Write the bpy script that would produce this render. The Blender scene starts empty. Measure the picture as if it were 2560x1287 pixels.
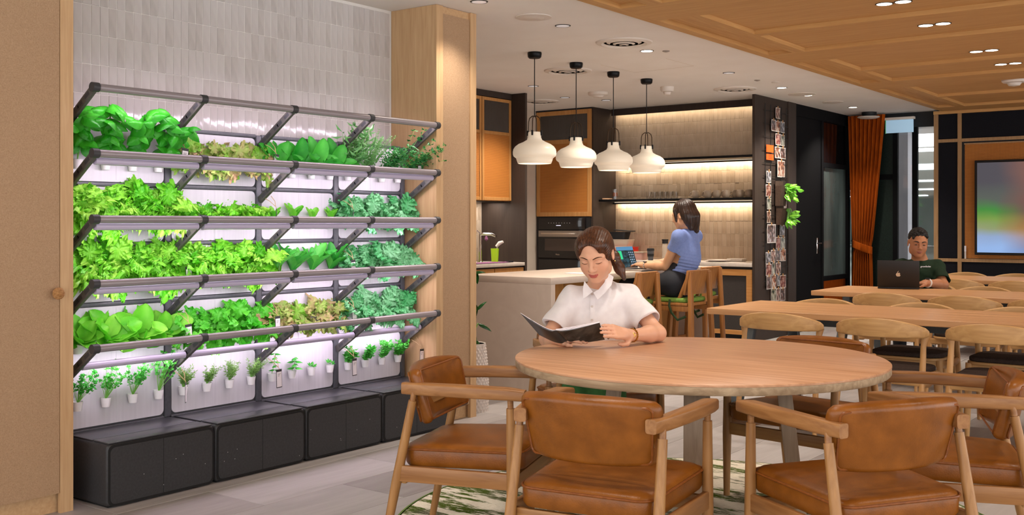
import bpy, bmesh, math, random
import numpy as np
from mathutils import Vector, Matrix, noise as mnoise
R = random.Random(7)
PI = math.pi
sc = bpy.context.scene
C = sc.collection

# ---------------------------------------------------------------- camera
CAM_H = 1.32
YAW = math.atan2(1985.0, 2640.0)
cam_d = bpy.data.cameras.new('camera'); cam_d.sensor_width = 36.0
cam_d.lens = 36.0*2640.0/2560.0; cam_d.shift_y = -87.5/2560.0
cam_d.clip_start = 0.05; cam_d.clip_end = 100
cam = bpy.data.objects.new('camera', cam_d); C.objects.link(cam)
cam.location = (0, 0, CAM_H); cam.rotation_euler = (PI/2, 0, YAW)
sc.camera = cam
# ---------------------------------------------------------------- world, exposure
w = bpy.data.worlds.new('World'); sc.world = w; w.use_nodes = True
bg = w.node_tree.nodes.get('Background') or w.node_tree.nodes.new('ShaderNodeBackground')
wo = w.node_tree.nodes.get('World Output') or w.node_tree.nodes.new('ShaderNodeOutputWorld')
w.node_tree.links.new(bg.outputs[0], wo.inputs[0])
bg.inputs[0].default_value = (1.0, 1.0, 1.0, 1); bg.inputs[1].default_value = 2.3
sc.view_settings.view_transform = 'Standard'; sc.view_settings.look = 'None'
sc.view_settings.gamma = 1.0; sc.view_settings.exposure = 0.42
sc.view_settings.use_curve_mapping = False
try:
    sc.cycles.use_denoising = True
    sc.cycles.max_bounces = 10; sc.cycles.diffuse_bounces = 6
    sc.cycles.sample_clamp_indirect = 4.0
except Exception: pass

WARM = (1.0, 0.90, 0.79)
def spot(loc, power, size=115, blend=0.8, col=WARM, parent=None, rad=0.05):
    d = bpy.data.lights.new('lamp', 'SPOT'); d.energy = power; d.color = col
    d.spot_size = math.radians(size); d.spot_blend = blend; d.shadow_soft_size = rad
    o = bpy.data.objects.new('lamp', d); C.objects.link(o); o.location = loc
    if parent: o.parent = parent
    return o
def area(loc, rot, sx, sy, power, col=WARM, parent=None, spread=PI):
    d = bpy.data.lights.new('strip_lamp', 'AREA'); d.shape = 'RECTANGLE'; d.size = sx; d.size_y = sy
    d.energy = power; d.color = col; d.spread = spread
    o = bpy.data.objects.new('strip_lamp', d); C.objects.link(o); o.location = loc; o.rotation_euler = rot
    if parent: o.parent = parent
    return o

# ---------------------------------------------------------------- materials
def s2l(c): return tuple((x/12.92 if x <= .04045 else ((x+.055)/1.055)**2.4) for x in c)
def H(h): h = h.lstrip('#'); return s2l(tuple(int(h[i:i+2], 16)/255 for i in (0, 2, 4)))
MATS = {}
def mk(name, c1, c2=None, scale=(8, 8, 8), detail=3, dist=0.0, rough=.5, metal=0., spec=.5, bump=0., bscale=None,
       coat=0., lo=.3, hi=.7, emit=None, estr=0., trans=0., alpha=1., transm=0., weave=0., sheen=0., attr=False, orand=0., ior=1.45, rvar=0., wave=None):
    m = bpy.data.materials.new(name); m.use_nodes = True; nt = m.node_tree; n = nt.nodes; L = nt.links
    b = n['Principled BSDF']; out = n['Material Output']
    b.inputs['Base Color'].default_value = (*c1, 1); b.inputs['Roughness'].default_value = rough
    b.inputs['Metallic'].default_value = metal; b.inputs['Specular IOR Level'].default_value = spec
    b.inputs['IOR'].default_value = ior
    if coat: b.inputs['Coat Weight'].default_value = coat; b.inputs['Coat Roughness'].default_value = .15
    if sheen: b.inputs['Sheen Weight'].default_value = sheen
    if transm: b.inputs['Transmission Weight'].default_value = transm
    if alpha < 1: b.inputs['Alpha'].default_value = alpha
    if emit: b.inputs['Emission Color'].default_value = (*emit, 1); b.inputs['Emission Strength'].default_value = estr
    tc = n.new('ShaderNodeTexCoord')
    def mapped(s):
        mp = n.new('ShaderNodeMapping'); mp.inputs['Scale'].default_value = s
        L.new(tc.outputs['Object'], mp.inputs['Vector']); return mp
    def noi(s, det=detail, d=dist):
        t = n.new('ShaderNodeTexNoise'); t.inputs['Scale'].default_value = 1; t.inputs['Detail'].default_value = det
        t.inputs['Distortion'].default_value = d
        L.new(mapped(s).outputs[0], t.inputs['Vector']); return t.outputs['Fac']
    fac = None
    if attr:
        a = n.new('ShaderNodeAttribute'); a.attribute_name = 'Col'; L.new(a.outputs['Color'], b.inputs['Base Color'])
    if c2 is not None:
        fac = noi(scale)
        if weave:
            f2 = noi((scale[0], scale[2], scale[1]) if scale[0] == scale[2] else (scale[1], scale[0], scale[2]))
            f3 = noi((weave, weave*6, weave)); f4 = noi((weave*1.0, weave, weave*6))
            ad = n.new('ShaderNodeMath'); ad.operation = 'ADD'; L.new(f3, ad.inputs[0]); L.new(f4, ad.inputs[1])
            mu = n.new('ShaderNodeMath'); mu.operation = 'MULTIPLY'; L.new(ad.outputs[0], mu.inputs[0]); mu.inputs[1].default_value = .5
            fac = mu.outputs[0]
        if orand:
            oi = n.new('ShaderNodeObjectInfo'); ma = n.new('ShaderNodeMath'); ma.operation = 'MULTIPLY_ADD'; ma.inputs[1].default_value = orand; L.new(oi.outputs['Random'], ma.inputs[0])
            mb2 = n.new('ShaderNodeMath'); mb2.operation = 'SUBTRACT'; mb2.inputs[1].default_value = orand/2; L.new(fac, mb2.inputs[0]); L.new(mb2.outputs[0], ma.inputs[2]); fac = ma.outputs[0]
        r = n.new('ShaderNodeValToRGB'); r.color_ramp.elements[0].position = lo; r.color_ramp.elements[1].position = hi
        r.color_ramp.elements[0].color = (*c1, 1); r.color_ramp.elements[1].color = (*c2, 1)
        L.new(fac, r.inputs[0])
        if attr:
            mx = n.new('ShaderNodeMixRGB'); mx.blend_type = 'MULTIPLY'; mx.inputs[0].default_value = 1
            L.new(a.outputs['Color'], mx.inputs[1]); L.new(r.outputs[0], mx.inputs[2]); L.new(mx.outputs[0], b.inputs['Base Color'])
        else: L.new(r.outputs[0], b.inputs['Base Color'])
        if rvar:
            mr = n.new('ShaderNodeMapRange'); mr.inputs['To Min'].default_value = rough-rvar; mr.inputs['To Max'].default_value = rough+rvar
            L.new(fac, mr.inputs['Value']); L.new(mr.outputs[0], b.inputs['Roughness'])
    if wave:   # (axis scale vector list) product of sine bands as relief and colour
        prod = None
        for (ax, s) in wave:
            wv = n.new('ShaderNodeTexWave'); wv.bands_direction = ax; wv.inputs['Scale'].default_value = s
            L.new(tc.outputs['Object'], wv.inputs['Vector'])
            if prod is None: prod = wv.outputs['Fac']
            else:
                mu = n.new('ShaderNodeMath'); mu.operation = 'MAXIMUM'; L.new(prod, mu.inputs[0]); L.new(wv.outputs['Fac'], mu.inputs[1]); prod = mu.outputs[0]
        if c2 is not None:
            L.new(prod, r.inputs[0])
        bp = n.new('ShaderNodeBump'); bp.inputs['Strength'].default_value = bump or .4; bp.inputs['Distance'].default_value = .004
        L.new(prod, bp.inputs['Height']); L.new(bp.outputs[0], b.inputs['Normal'])
    elif bump:
        bf = noi(bscale) if bscale else (fac or noi(scale))
        bp = n.new('ShaderNodeBump'); bp.inputs['Strength'].default_value = bump; bp.inputs['Distance'].default_value = .004
        L.new(bf, bp.inputs['Height']); L.new(bp.outputs[0], b.inputs['Normal'])
    if trans:
        tr = n.new('ShaderNodeBsdfTranslucent'); mx = n.new('ShaderNodeMixShader'); mx.inputs[0].default_value = trans
        src = b.inputs['Base Color'].links
        if src: L.new(src[0].from_socket, tr.inputs[0])
        else: tr.inputs[0].default_value = (*c1, 1)
        L.new(b.outputs[0], mx.inputs[1]); L.new(tr.outputs[0], mx.inputs[2]); L.new(mx.outputs[0], out.inputs[0])
    MATS[name] = m
    return m
def wood(name, c1, c2, axis='x', s=1.0, rough=.42, bump=.12, spec=.4, coat=0.):
    k = {'x': (2.2, 38, 38), 'y': (38, 2.2, 38), 'z': (38, 38, 2.2)}[axis]
    return mk(name, c1, c2, tuple(v*s for v in k), detail=5, dist=.6, rough=rough, bump=bump, spec=spec, lo=.28, hi=.72, coat=coat)

M = {}
M['plaster'] = mk('white plaster', H('ebe7e3'), H('e7e2dd'), (3, 3, 3), rough=.9)
M['wallwhite'] = mk('warm white wall paint', H('c9b9a8'), H('c2b2a0'), (3, 3, 3), rough=.8)
M['floor'] = mk('grout grey', H('8a8580'), rough=.7)
FL = []
for i, (a, b2) in enumerate([('b2adac', '9e9997'), ('a49e9c', '8f8987'), ('bbb7b6', 'a7a2a1'), ('989290', '837c7a'), ('a8a3a1', '95908e')]):
    FL.append(mk('floor vinyl %d' % i, H(a), H(b2), (9, 1.3, 9), detail=6, dist=1.2, rough=.42, rvar=.08, bump=.05, bscale=(60, 9, 60), spec=.35, lo=.25, hi=.75))
M['linen'] = mk('woven linen', H('93755a'), H('c0a181'), (300, 60, 60), rough=.95, weave=150, bump=.45, lo=.30, hi=.70, spec=.1)
M['oakz'] = wood('pale oak upright', H('b8936a'), H('c9a67d'), 'z', 1.6, rough=.55)
M['oakx'] = wood('oak along', H('b8936a'), H('c9a67d'), 'x', 1.6, rough=.55)
M['ceilwood'] = wood('oak ceiling veneer', H('b78850'), H('c89b62'), 'x', 1.2, rough=.6, bump=.08)
M['ceilwoody'] = wood('oak ceiling veneer lengthwise', H('b78850'), H('c89b62'), 'y', 1.2, rough=.6, bump=.08)
M['tileA'] = mk('glazed white tile', H('cbc6c5'), H('bdb7b6'), (14, 14, 6), detail=4, rough=.1, bump=.25, bscale=(22, 22, 9), spec=.5, lo=.2, hi=.75)
M['tileB'] = mk('glazed white tile clouded', H('c6c0be'), H('b3adab'), (16, 16, 7), detail=5, rough=.12, bump=.3, bscale=(20, 20, 8), spec=.5, lo=.25, hi=.7)
M['grout'] = mk('white grout', H('dcd8d4'), rough=.9)
M['ktileA'] = mk('beige glazed tile', H('cbb8a4'), H('b9a58f'), (16, 16, 7), detail=4, rough=.16, bump=.25, bscale=(24, 24, 9), lo=.25, hi=.75)
M['ktileB'] = mk('beige glazed tile clouded', H('c2ae98'), H('ad9882'), (16, 16, 7), detail=4, rough=.18, bump=.25, bscale=(22, 22, 9), lo=.25, hi=.75)
M['kgrout'] = mk('beige grout', H('d9c8b4'), rough=.9)
M['boxblack'] = mk('charcoal plastic', H('38383a'), H('303032'), (90, 90, 90), rough=.45, bump=.06, spec=.4)
M['boxlid'] = mk('charcoal lid', H('46474b'), H('3f4044'), (50, 50, 50), rough=.28, spec=.5)
M['groove'] = mk('seam black', H('141415'), rough=.8)
M['framegrey'] = mk('slate plastic frame', H('55565c'), H('4b4c52'), (60, 60, 60), rough=.4)
M['panelwhite'] = mk('white growing panel', H('cac7ce'), H('c2bfc7'), (4, 60, 3), rough=.35, spec=.4)
M['alu'] = mk('anodised aluminium', H('9a9296'), H('8c8488'), (200, 2, 200), rough=.35, metal=.25)
M['armgrey'] = mk('grey arm metal', H('585552'), H('4e4b49'), (40, 40, 40), rough=.4, metal=.2)
M['clip'] = mk('dark clip plastic', H('37373a'), rough=.5)
M['tube'] = mk('frosted lamp tube', H('b7adc6'), rough=.25, spec=.6)
M['led'] = mk('grow light diode strip', (1, .9, 1), emit=(1.0, .86, 1.0), estr=2.5)
M['cup'] = mk('white plastic cup', H('e4e2e4'), rough=.4)
M['jute'] = mk('jute string', H('b79a74'), H('9a7e58'), (200, 200, 200), rough=.9)
M['card'] = mk('paper card', H('ece6ea'), rough=.7)
M['ink'] = mk('print ink', H('3a3638'), rough=.7)
def leafm(n, a, b2, tr=.25, rough=.4, sc_=(14, 14, 14), bump=.3): return mk(n, H(a), H(b2), sc_, detail=4, rough=rough, trans=tr, bump=bump, bscale=(70, 70, 70), spec=.4, orand=.45, lo=.2, hi=.8)
M['basil'] = leafm('basil leaf', '1f8f14', '4cc433', rough=.34, bump=.7)
M['frill'] = leafm('frilly lettuce leaf', '66cc1c', 'b4ea5c')
M['frill2'] = leafm('frilly lettuce leaf green', '4cb814', '8fdc40')
M['romaine'] = leafm('romaine leaf', '178a22', '55c245')
M['butter'] = leafm('butter lettuce leaf', '4cbc18', '98e052')
M['oakgreen'] = leafm('oak lettuce leaf green', '34ac18', '72d644')
M['oakred'] = leafm('oak lettuce leaf red', '7fc03a', 'b58f72', sc_=(22, 22, 22))
M['kale'] = leafm('kale leaf', '44a85e', '97d6a2', rough=.55)
M['bok'] = leafm('bok choy leaf', '2aa038', '66cc52')
M['parsley'] = leafm('parsley leaf', '2e9c33', '5cc24c')
M['dill'] = leafm('dill leaf', '5f9440', '8fb765')
M['mint'] = leafm('mint leaf', '2f9a2c', '56bd45')
M['sage'] = leafm('sage herb leaf', '5b9c55', '93c47f')
M['herbdark'] = leafm('dark herb leaf', '2b7a3a', '57a35c')
M['stem'] = mk('green stem', H('7fc256'), rough=.5)
M['darkleaf'] = leafm('glossy dark leaf', '0f3a17', '1d5a25', rough=.25, tr=.1)
M['pothos'] = leafm('pothos leaf', '5fae2a', '8fd04a', rough=.3)
M['darkpanel'] = mk('dark brown veneer', H('352b26'), H('3c312b'), (40, 40, 3), detail=4, rough=.55, spec=.25)
M['black'] = mk('matt black', H('151416'), H('18171a'), (30, 30, 30), rough=.6)
M['void'] = mk('unlit black', H('08080a'), rough=.7, spec=.12)  # black frames, and the darkness of the open room painted in the doorway
M['blackfab'] = mk('black acoustic fabric', H('17171b'), H('202026'), (300, 300, 300), rough=.95, spec=.1)
M['metalblack'] = mk('black metal', H('161618'), rough=.4, metal=.6)
M['rattan'] = mk('woven rattan', H('c67e32'), H('7f4612'), rough=.6, wave=[('Z', 33), ('Y', 33)], bump=.6, lo=.75, hi=1.0)
M['rattanx'] = mk('woven rattan facing', H('c67e32'), H('7f4612'), rough=.6, wave=[('Z', 33), ('X', 33)], bump=.6, lo=.75, hi=1.0)
M['cabwood'] = wood('honey oak frame', H('a8733c'), H('bb8850'), 'z', 1.4)
M['reedglass'] = mk('reeded dark glass', H('3a332e'), rough=.15, spec=.8, wave=[('Y', 28)], bump=.8)
M['reedglassx'] = mk('reeded dark glass facing', H('3a332e'), rough=.15, spec=.8, wave=[('X', 28)], bump=.8)
M['stone'] = mk('engineered stone', H('c3b3a6'), H('b9a89b'), (5, 5, 5), detail=6, dist=1.5, rough=.42, spec=.3, lo=.35, hi=.8)
M['counter'] = mk('pale counter stone', H('cdc2b8'), H('c3b8ad'), (20, 20, 20), rough=.3)
M['steel'] = mk('brushed steel', H('a79c94'), H('968b83'), (3, 200, 200), rough=.3, metal=.9)
M['chrome'] = mk('chrome', H('c9c6c4'), rough=.12, metal=1.)
M['blackglass'] = mk('black oven glass', H('131012'), rough=.08, spec=.7)
M['ovenwin'] = mk('smoked oven window', H('3d2f29'), rough=.12, spec=.7)
M['leather'] = mk('cognac leather', H('6c3c0b'), H('895016'), (16, 16, 16), detail=6, rough=.36, bump=.16, bscale=(170, 170, 170), spec=.42, rvar=.06, lo=.25, hi=.75)
M['piping'] = mk('leather piping', H('6f3a0c'), H('824818'), (60, 60, 60), rough=.4)
M['chairoakz'] = wood('oiled oak chair upright', H('83592f'), H('a67a49'), 'z', 1.3, rough=.38)
M['chairoaky'] = wood('oiled oak chair arm', H('80552e'), H('a17346'), 'y', 1.3, rough=.36)
M['chairoakx'] = wood('oiled oak chair rail', H('83592f'), H('a67a49'), 'x', 1.3, rough=.4)
M['tabletop'] = wood('oak table top', H('b3835f'), H('d0a27f'), 'x', .9, rough=.36, bump=.1, spec=.5)
M['tableedge'] = wood('oak table rim', H('9a8468'), H('c2ab8c'), 'x', 1.0, rough=.6, bump=.3)
M['tableleg'] = wood('grey oak leg', H('8d7763'), H('a68f79'), 'z', 1.6, rough=.6)
M['benchwood'] = wood('pale oak top', H('b78658'), H('cf9f70'), 'x', .8, rough=.38, bump=.1)
M['bentwood'] = wood('bent oak back', H('ab8150'), H('c79d68'), 'x', 1.0, rough=.42)
M['bentwoodz'] = wood('bent oak leg', H('a87c4c'), H('c39560'), 'z', 1.0, rough=.42)
M['seatfab'] = mk('dark tweed', H('2c2320'), H('4a3d37'), (260, 260, 260), rough=.95, bump=.5, spec=.1)
M['trestle'] = mk('grey steel trestle', H('5a6063'), H('50565a'), (20, 20, 20), rough=.45, metal=.5)
M['stoolwood'] = wood('stool oak', H('8f5c30'), H('a9743f'), 'z', 1.3)
M['cushion'] = mk('green felt cushion', H('6d8f3a'), H('7fa34a'), (90, 90, 90), rough=.95)
M['strap'] = mk('dark green strap', H('33472a'), rough=.9)
M['opal'] = mk('opal glass shade', H('efe3cf'), rough=.3, emit=(1.0, .88, .70), estr=.15, spec=.4)
M['bulb'] = mk('lamp opening glow', (1, .9, .75), emit=(1.0, .86, .62), estr=2.5)
M['dlens'] = mk('downlight lens', (1, .9, .8), emit=(1.0, .86, .7), estr=6.)
M['dlensoff'] = mk('dim downlight lens', H('8d8a90'), rough=.2, emit=(1, .9, .85), estr=.3)
M['whiteplastic'] = mk('white plastic', H('d8cfc6'), rough=.5)
M['curtain'] = mk('rust velvet', H('9c470a'), H('7d3506'), (30, 30, 6), rough=.9, spec=.1)
M['photoedge'] = mk('photo paper', H('cfc8c2'), rough=.5)
M['wirebk'] = mk('black wire', H('0e0e0f'), rough=.5)
M['orange'] = mk('orange card', H('e2520f'), rough=.6)
M['exit'] = mk('lit sign face', H('9fc0d6'), emit=H('9dbfd8'), estr=.38)
M['pot'] = mk('white ceramic', H('c9beb6'), rough=.5)
M['soil'] = mk('soil', H('3a2c22'), rough=1.)
M['glass'] = mk('clear glass', (.95, .95, .95), rough=.02, transm=1.0, spec=.5)
M['mug'] = mk('stoneware mug', H('a08f7c'), H('927f6c'), (30, 30, 30), rough=.4)
M['red'] = mk('red plastic', H('c3251a'), rough=.4)
M['laptop'] = mk('silver aluminium', H('b9b0a8'), rough=.35, metal=.7)
M['laptopblack'] = mk('black laptop shell', H('191412'), rough=.45)
M['lime'] = mk('lime plastic', H('a3cf1c'), rough=.4)
M['purple'] = mk('purple cloth', H('7d4a6d'), rough=.9)
M['chip'] = mk('paint chip', H('b9b9b9'), rough=.6); M['seamgrey'] = mk('panel seam', H('bdbac2'), rough=.6)
M['cabwoodx'] = wood('honey oak door', H('a8733c'), H('bb8850'), 'x', 1.4); M['blackweave'] = mk('dark woven inset', H('2a2624'), H('3b3532'), (200, 200, 200), rough=.9)
M['pocket'] = mk('brown felt', H('3f2d22'), H('4a372a'), (60, 60, 60), rough=.95)
M['rug'] = None
for k_, m_ in list(M.items()):
    if m_ is None: del M[k_]

# ---------------------------------------------------------------- mesh builder
class MB:
    def __init__(s): s.v = []; s.f = []
    def add(s, vs, fs):
        o = len(s.v); s.v += [tuple(p) for p in vs]; s.f += [tuple(i+o for i in f) for f in fs]; return s
    def box(s, x0, x1, y0, y1, z0, z1, bev=0., seg=2, mtx=None):
        if bev <= 0:
            vs = [(x0, y0, z0), (x1, y0, z0), (x1, y1, z0), (x0, y1, z0), (x0, y0, z1), (x1, y0, z1), (x1, y1, z1), (x0, y1, z1)]
            fs = [(0, 3, 2, 1), (4, 5, 6, 7), (0, 1, 5, 4), (1, 2, 6, 5), (2, 3, 7, 6), (3, 0, 4, 7)]
        else:
            bm = bmesh.new(); bmesh.ops.create_cube(bm, size=1)
            for v in bm.verts: v.co = Vector(((x0+x1)/2+v.co.x*(x1-x0), (y0+y1)/2+v.co.y*(y1-y0), (z0+z1)/2+v.co.z*(z1-z0)))
            bmesh.ops.bevel(bm, geom=bm.edges[:], offset=bev, segments=seg, affect='EDGES', profile=.5)
            bm.verts.index_update()
            vs = [v.co.copy() for v in bm.verts]; fs = [tuple(v.index for v in f.verts) for f in bm.faces]; bm.free()
        if mtx is not None: vs = [mtx @ Vector(p) for p in vs]
        return s.add(vs, fs)
    def loft(s, rings, cap=True, closed=False):
        n = len(rings[0]); o = len(s.v)
        for r in rings: s.v += [tuple(p) for p in r]
        m = len(rings); rr = m if closed else m-1
        for i in range(rr):
            a = o+i*n; b = o+((i+1) % m)*n
            for j in range(n): s.f.append((a+j, a+(j+1) % n, b+(j+1) % n, b+j))
        if cap and not closed:
            s.f.append(tuple(o+j for j in reversed(range(n)))); s.f.append(tuple(o+(m-1)*n+j for j in range(n)))
        return s
    def tube(s, pts, r, n=10, cap=True, flat=1.0, up=None, closed=False):
        pts = [Vector(p) for p in pts]; rs = r if isinstance(r, (list, tuple)) else [r]*len(pts)
        rings = []; prev = None
        for i, p in enumerate(pts):
            if closed: d = pts[(i+1) % len(pts)]-pts[i-1]
            else: d = (pts[min(i+1, len(pts)-1)]-pts[max(i-1, 0)])
            d = d.normalized() if d.length > 1e-9 else Vector((0, 0, 1))
            if prev is None:
                u = Vector(up) if up else (Vector((0, 0, 1)) if abs(d.z) < .9 else Vector((1, 0, 0)))
            else: u = prev
            a = d.cross(u); a = a.normalized() if a.length > 1e-6 else d.orthogonal().normalized()
            b = a.cross(d).normalized(); prev = b
            rings.append([p+(a*math.cos(2*PI*k/n)+b*math.sin(2*PI*k/n)*flat)*rs[i] for k in range(n)])
        return s.loft(rings, cap, closed)
    def rod(s, a, b, ra, rb=None, n=10): return s.tube([a, b], [ra, rb if rb is not None else ra], n)
    def bar(s, a, b, w, h, up=(0, 0, 1), bev=0):    # rectangular bar between two points, w sideways, h along up
        a = Vector(a); b = Vector(b); d = (b-a); L = d.length; d.normalize(); u = Vector(up)
        x = d.cross(u).normalized(); z = x.cross(d).normalized()
        mt = Matrix(((x.x, d.x, z.x, a.x), (x.y, d.y, z.y, a.y), (x.z, d.z, z.z, a.z), (0, 0, 0, 1)))
        return s.box(-w/2, w/2, 0, L, -h/2, h/2, bev, 2, mt)
    def lathe(s, prof, n=24, c=(0, 0, 0), axis='z'):
        rings = []
        for (r, z) in prof:
            ring = []
            for k in range(n):
                a = 2*PI*k/n; p = (r*math.cos(a), r*math.sin(a), z)
                if axis == 'x': p = (p[2], p[0], p[1])
                if axis == 'y': p = (p[1], p[2], p[0])
                ring.append((p[0]+c[0], p[1]+c[1], p[2]+c[2]))
            rings.append(ring)
        return s.loft(rings, True)
    def prism(s, pts, z0, z1):
        n = len(pts); return s.loft([[(x, y, z0) for x, y in pts], [(x, y, z1) for x, y in pts]], True)
    def grid(s, fn, nu, nv):
        o = len(s.v)
        for i in range(nu+1):
            for j in range(nv+1): s.v.append(tuple(fn(i/nu, j/nv)))
        for i in range(nu):
            for j in range(nv):
                a = o+i*(nv+1)+j; s.f.append((a, a+nv+1, a+nv+2, a+1))
        return s
    def xf(s, mtx): s.v = [tuple(mtx @ Vector(p)) for p in s.v]; return s
    def mesh(s, name, mat=None, smooth=40):
        me = bpy.data.meshes.new(name); me.from_pydata(s.v, [], s.f); me.update()
        if smooth:
            me.shade_smooth()
            try: me.set_sharp_from_angle(angle=math.radians(smooth))
            except Exception: pass
        if mat is not None: me.materials.append(mat)
        return me
def obj(name, mb, mat=None, parent=None, loc=None, smooth=40, label=None, mtx=None):
    me = mb.mesh(name, mat, smooth) if isinstance(mb, MB) else mb
    o = bpy.data.objects.new(name, me); C.objects.link(o)
    if parent is not None: o.parent = parent
    if loc is not None: o.location = loc
    if mtx is not None: o.matrix_local = mtx
    if label: o['label'] = label
    return o
def thing(name, label, cat, loc=(0, 0, 0), rotz=0., group=None, mtx=None):
    o = bpy.data.objects.new(name, None); C.objects.link(o); o.location = loc; o.rotation_euler = (0, 0, rotz)
    o.empty_display_size = .05
    if mtx is not None: o.matrix_world = mtx
    o['label'] = label; o['category'] = cat
    if group: o['group'] = group
    return o
def tag(o, label, cat, group=None):
    o['label'] = label; o['category'] = cat
    if group: o['group'] = group
    return o
def struct(name, mb, mat, parent=None, smooth=40, label=None, cat=None):
    o = obj(name, mb, mat, parent, smooth=smooth)
    if parent is None: o['kind'] = 'structure'
    if label: o['label'] = label
    if cat: o['category'] = cat
    return o
def bx(*a, bev=0., seg=2): return MB().box(*a, bev=bev, seg=seg)
def dup(root, loc, rotz, label=None, group=None):
    r = root.copy(); C.objects.link(r); r.location = loc; r.rotation_euler = (0, 0, rotz)
    if label: r['label'] = label
    if group: r['group'] = group
    for ch in list(root.children):
        c = ch.copy(); C.objects.link(c); c.parent = r
        for g in list(ch.children):
            d = g.copy(); C.objects.link(d); d.parent = c
    return r
def rrect(w, h, r, n=5, cx=0., cy=0.):     # rounded rectangle outline
    pts = []
    for (sx, sy, a0) in ((1, 1, 0), (-1, 1, 90), (-1, -1, 180), (1, -1, 270)):
        for k in range(n+1):
            a = math.radians(a0+90*k/n); pts.append((cx+sx*(w/2-r)+r*math.cos(a), cy+sy*(h/2-r)+r*math.sin(a)))
    return pts
def flatpanel(axis, c0, c1, w, h, r, cu, cv, n=5):
    """rounded plate: thickness c0..c1 along axis ('x' or 'y'), outline in the other horizontal axis (u) and z (v)"""
    mb = MB(); pts = rrect(w, h, r, n, cu, cv)
    if axis == 'x': mb.loft([[(c0, u, v) for u, v in pts], [(c1, u, v) for u, v in pts]])
    else: mb.loft([[(u, c0, v) for u, v in pts], [(u, c1, v) for u, v in pts]])
    return mb
ORD = ['first', 'second', 'third', 'fourth', 'fifth', 'sixth', 'seventh', 'eighth', 'ninth', 'tenth', 'eleventh', 'twelfth']
# rays of the measured camera give real positions: at(px,py,t) is the point at depth t
FW = Vector((-math.sin(YAW), math.cos(YAW), 0)); RT = Vector((math.cos(YAW), math.sin(YAW), 0))
def at(px, py, t): return Vector((0, 0, CAM_H)) + (FW + RT*((px-1280)/2640.) + Vector((0, 0, (556-py)/2640.)))*t
# ================================================================ STRUCTURE
CZ = 2.74                       # white ceiling
# ---- floor with vinyl planks
fl = struct('floor', bx(-9.5, 4.0, -2.0, 20, -.12, -.004), M['floor'], label='grey stone-look vinyl plank floor', cat='floor')
pm = bx(-.2085, .2085, -.4985, .4985, -.004, 0.0, bev=.0012, seg=1)
pme = [pm.mesh('floor_plank', m, 0) for m in FL]
for i in range(-4, 10):
    x = -3.885 + (i-.5)*.42 + .42 - .0
    off = 3.745 if i % 2 == 0 else 3.245
    for j in range(-2, 9):
        y = off + j + .5
        if y < 1.4 and x < -4.6: continue
        if x > -2.6 and y > 9: continue
        if x < -4.7 and (y < 5.6 or y > 8): continue
        obj('floor_plank', pme[R.randrange(5)], None, fl, (x, y, 0))
# ---- white ceiling (plaster) and oak coffered ceiling
ce = struct('ceiling', bx(-9.5, -3.66, -2.0, 16.0, CZ, CZ+.1), M['plaster'], label='white plaster ceiling over the kitchen and aisle', cat='ceiling')
cpan = struct('access_panel', MB(), M['plaster'], ce) if False else None
for (x0, y0, x1, y1) in [(-5.08, 8.09, -5.08, 8.69), (-5.08, 8.69, -4.44, 8.65), (-4.44, 8.65, -4.43, 8.11)]:
    obj('hatch_joint', MB().bar((x0, y0, CZ-.0002), (x1, y1, CZ-.0002), .003, .001), M['wallwhite'], ce)
ceiling_back = struct('ceiling_oak', bx(-3.66, 4.0, -2.0, 14.0, 2.752, 2.84), M['ceilwood'], label='coffered oak veneer ceiling over the dining tables', cat='ceiling')
ZB, ZT = 2.715, 2.752
strips = [(1.89, 3.66), (4.17, 5.94), (6.45, 8.33), (8.86, 10.60), (11.15, 13.38)]
ymin, ymax = -1.0, 13.93
def beam(x0, x1, y0, y1, lengthwise): obj('ceiling_beam', bx(x0, x1, y0, y1, ZB, ZT+.004), M['ceilwoody'] if lengthwise else M['ceilwood'], ceiling_back)
beam(-3.66, -3.58, ymin, ymax, True)
prev = ymin
for (a, b) in strips:
    beam(-3.58, 3.5, prev, a, False)
    beam(-3.38, -3.27, a, b, True)
    m_ = (a+b)/2
    beam(-3.27, 3.5, m_-.045, m_+.045, False)
    beam(-1.02, -.90, a, m_-.045, True); beam(-1.02, -.90, m_+.045, b, True)
    prev = b
beam(-3.58, 3.5, prev, ymax, False)
for (a, b) in strips:
    obj('ceiling_panel', bx(-3.58, -3.38, a, b, 2.747, 2.7515), M['ceilwoody'], ceiling_back)
    m_ = (a+b)/2
    for (p, q) in ((a, m_-.045), (m_+.045, b)):
        obj('ceiling_panel', bx(-3.27, -1.02, p, q, 2.747, 2.7515), M['ceilwood'], ceiling_back)
        obj('ceiling_panel', bx(-.90, 3.5, p, q, 2.747, 2.7515), M['ceilwood'], ceiling_back)
# ---- garden niche: tiled back wall
WX = -4.92
wl = struct('wall_left', bx(WX-.12, WX-.0025, 2.2, 5.6, 0, CZ), M['grout'], label='niche wall of tall glazed white tiles behind the vertical garden', cat='wall')
TW, TH = .0485, .15
tA = [bx(-.008, .0, -TW/2+.0013, TW/2-.0013, -TH/2+.0013, TH/2-.0013, bev=.0015, seg=1).mesh('wall_tile', m, 0) for m in (M['tileA'], M['tileB'])]
for r in range(6):
    for c in range(48):
        y = 2.899 + (c-.5)*TW; z = 2.722 - (r+.5)*TH
        o = obj('wall_tile', tA[0 if R.random() < .65 else 1], None, wl, (WX+R.uniform(-.0012, .0012), y, z))
        o.rotation_euler = (0, R.uniform(-.012, .012), R.uniform(-.022, .022))
obj('wall_tile_course', bx(WX-.004, WX-.001, 2.6, 5.2, .0, 1.82), M['tileA'], wl)
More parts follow.
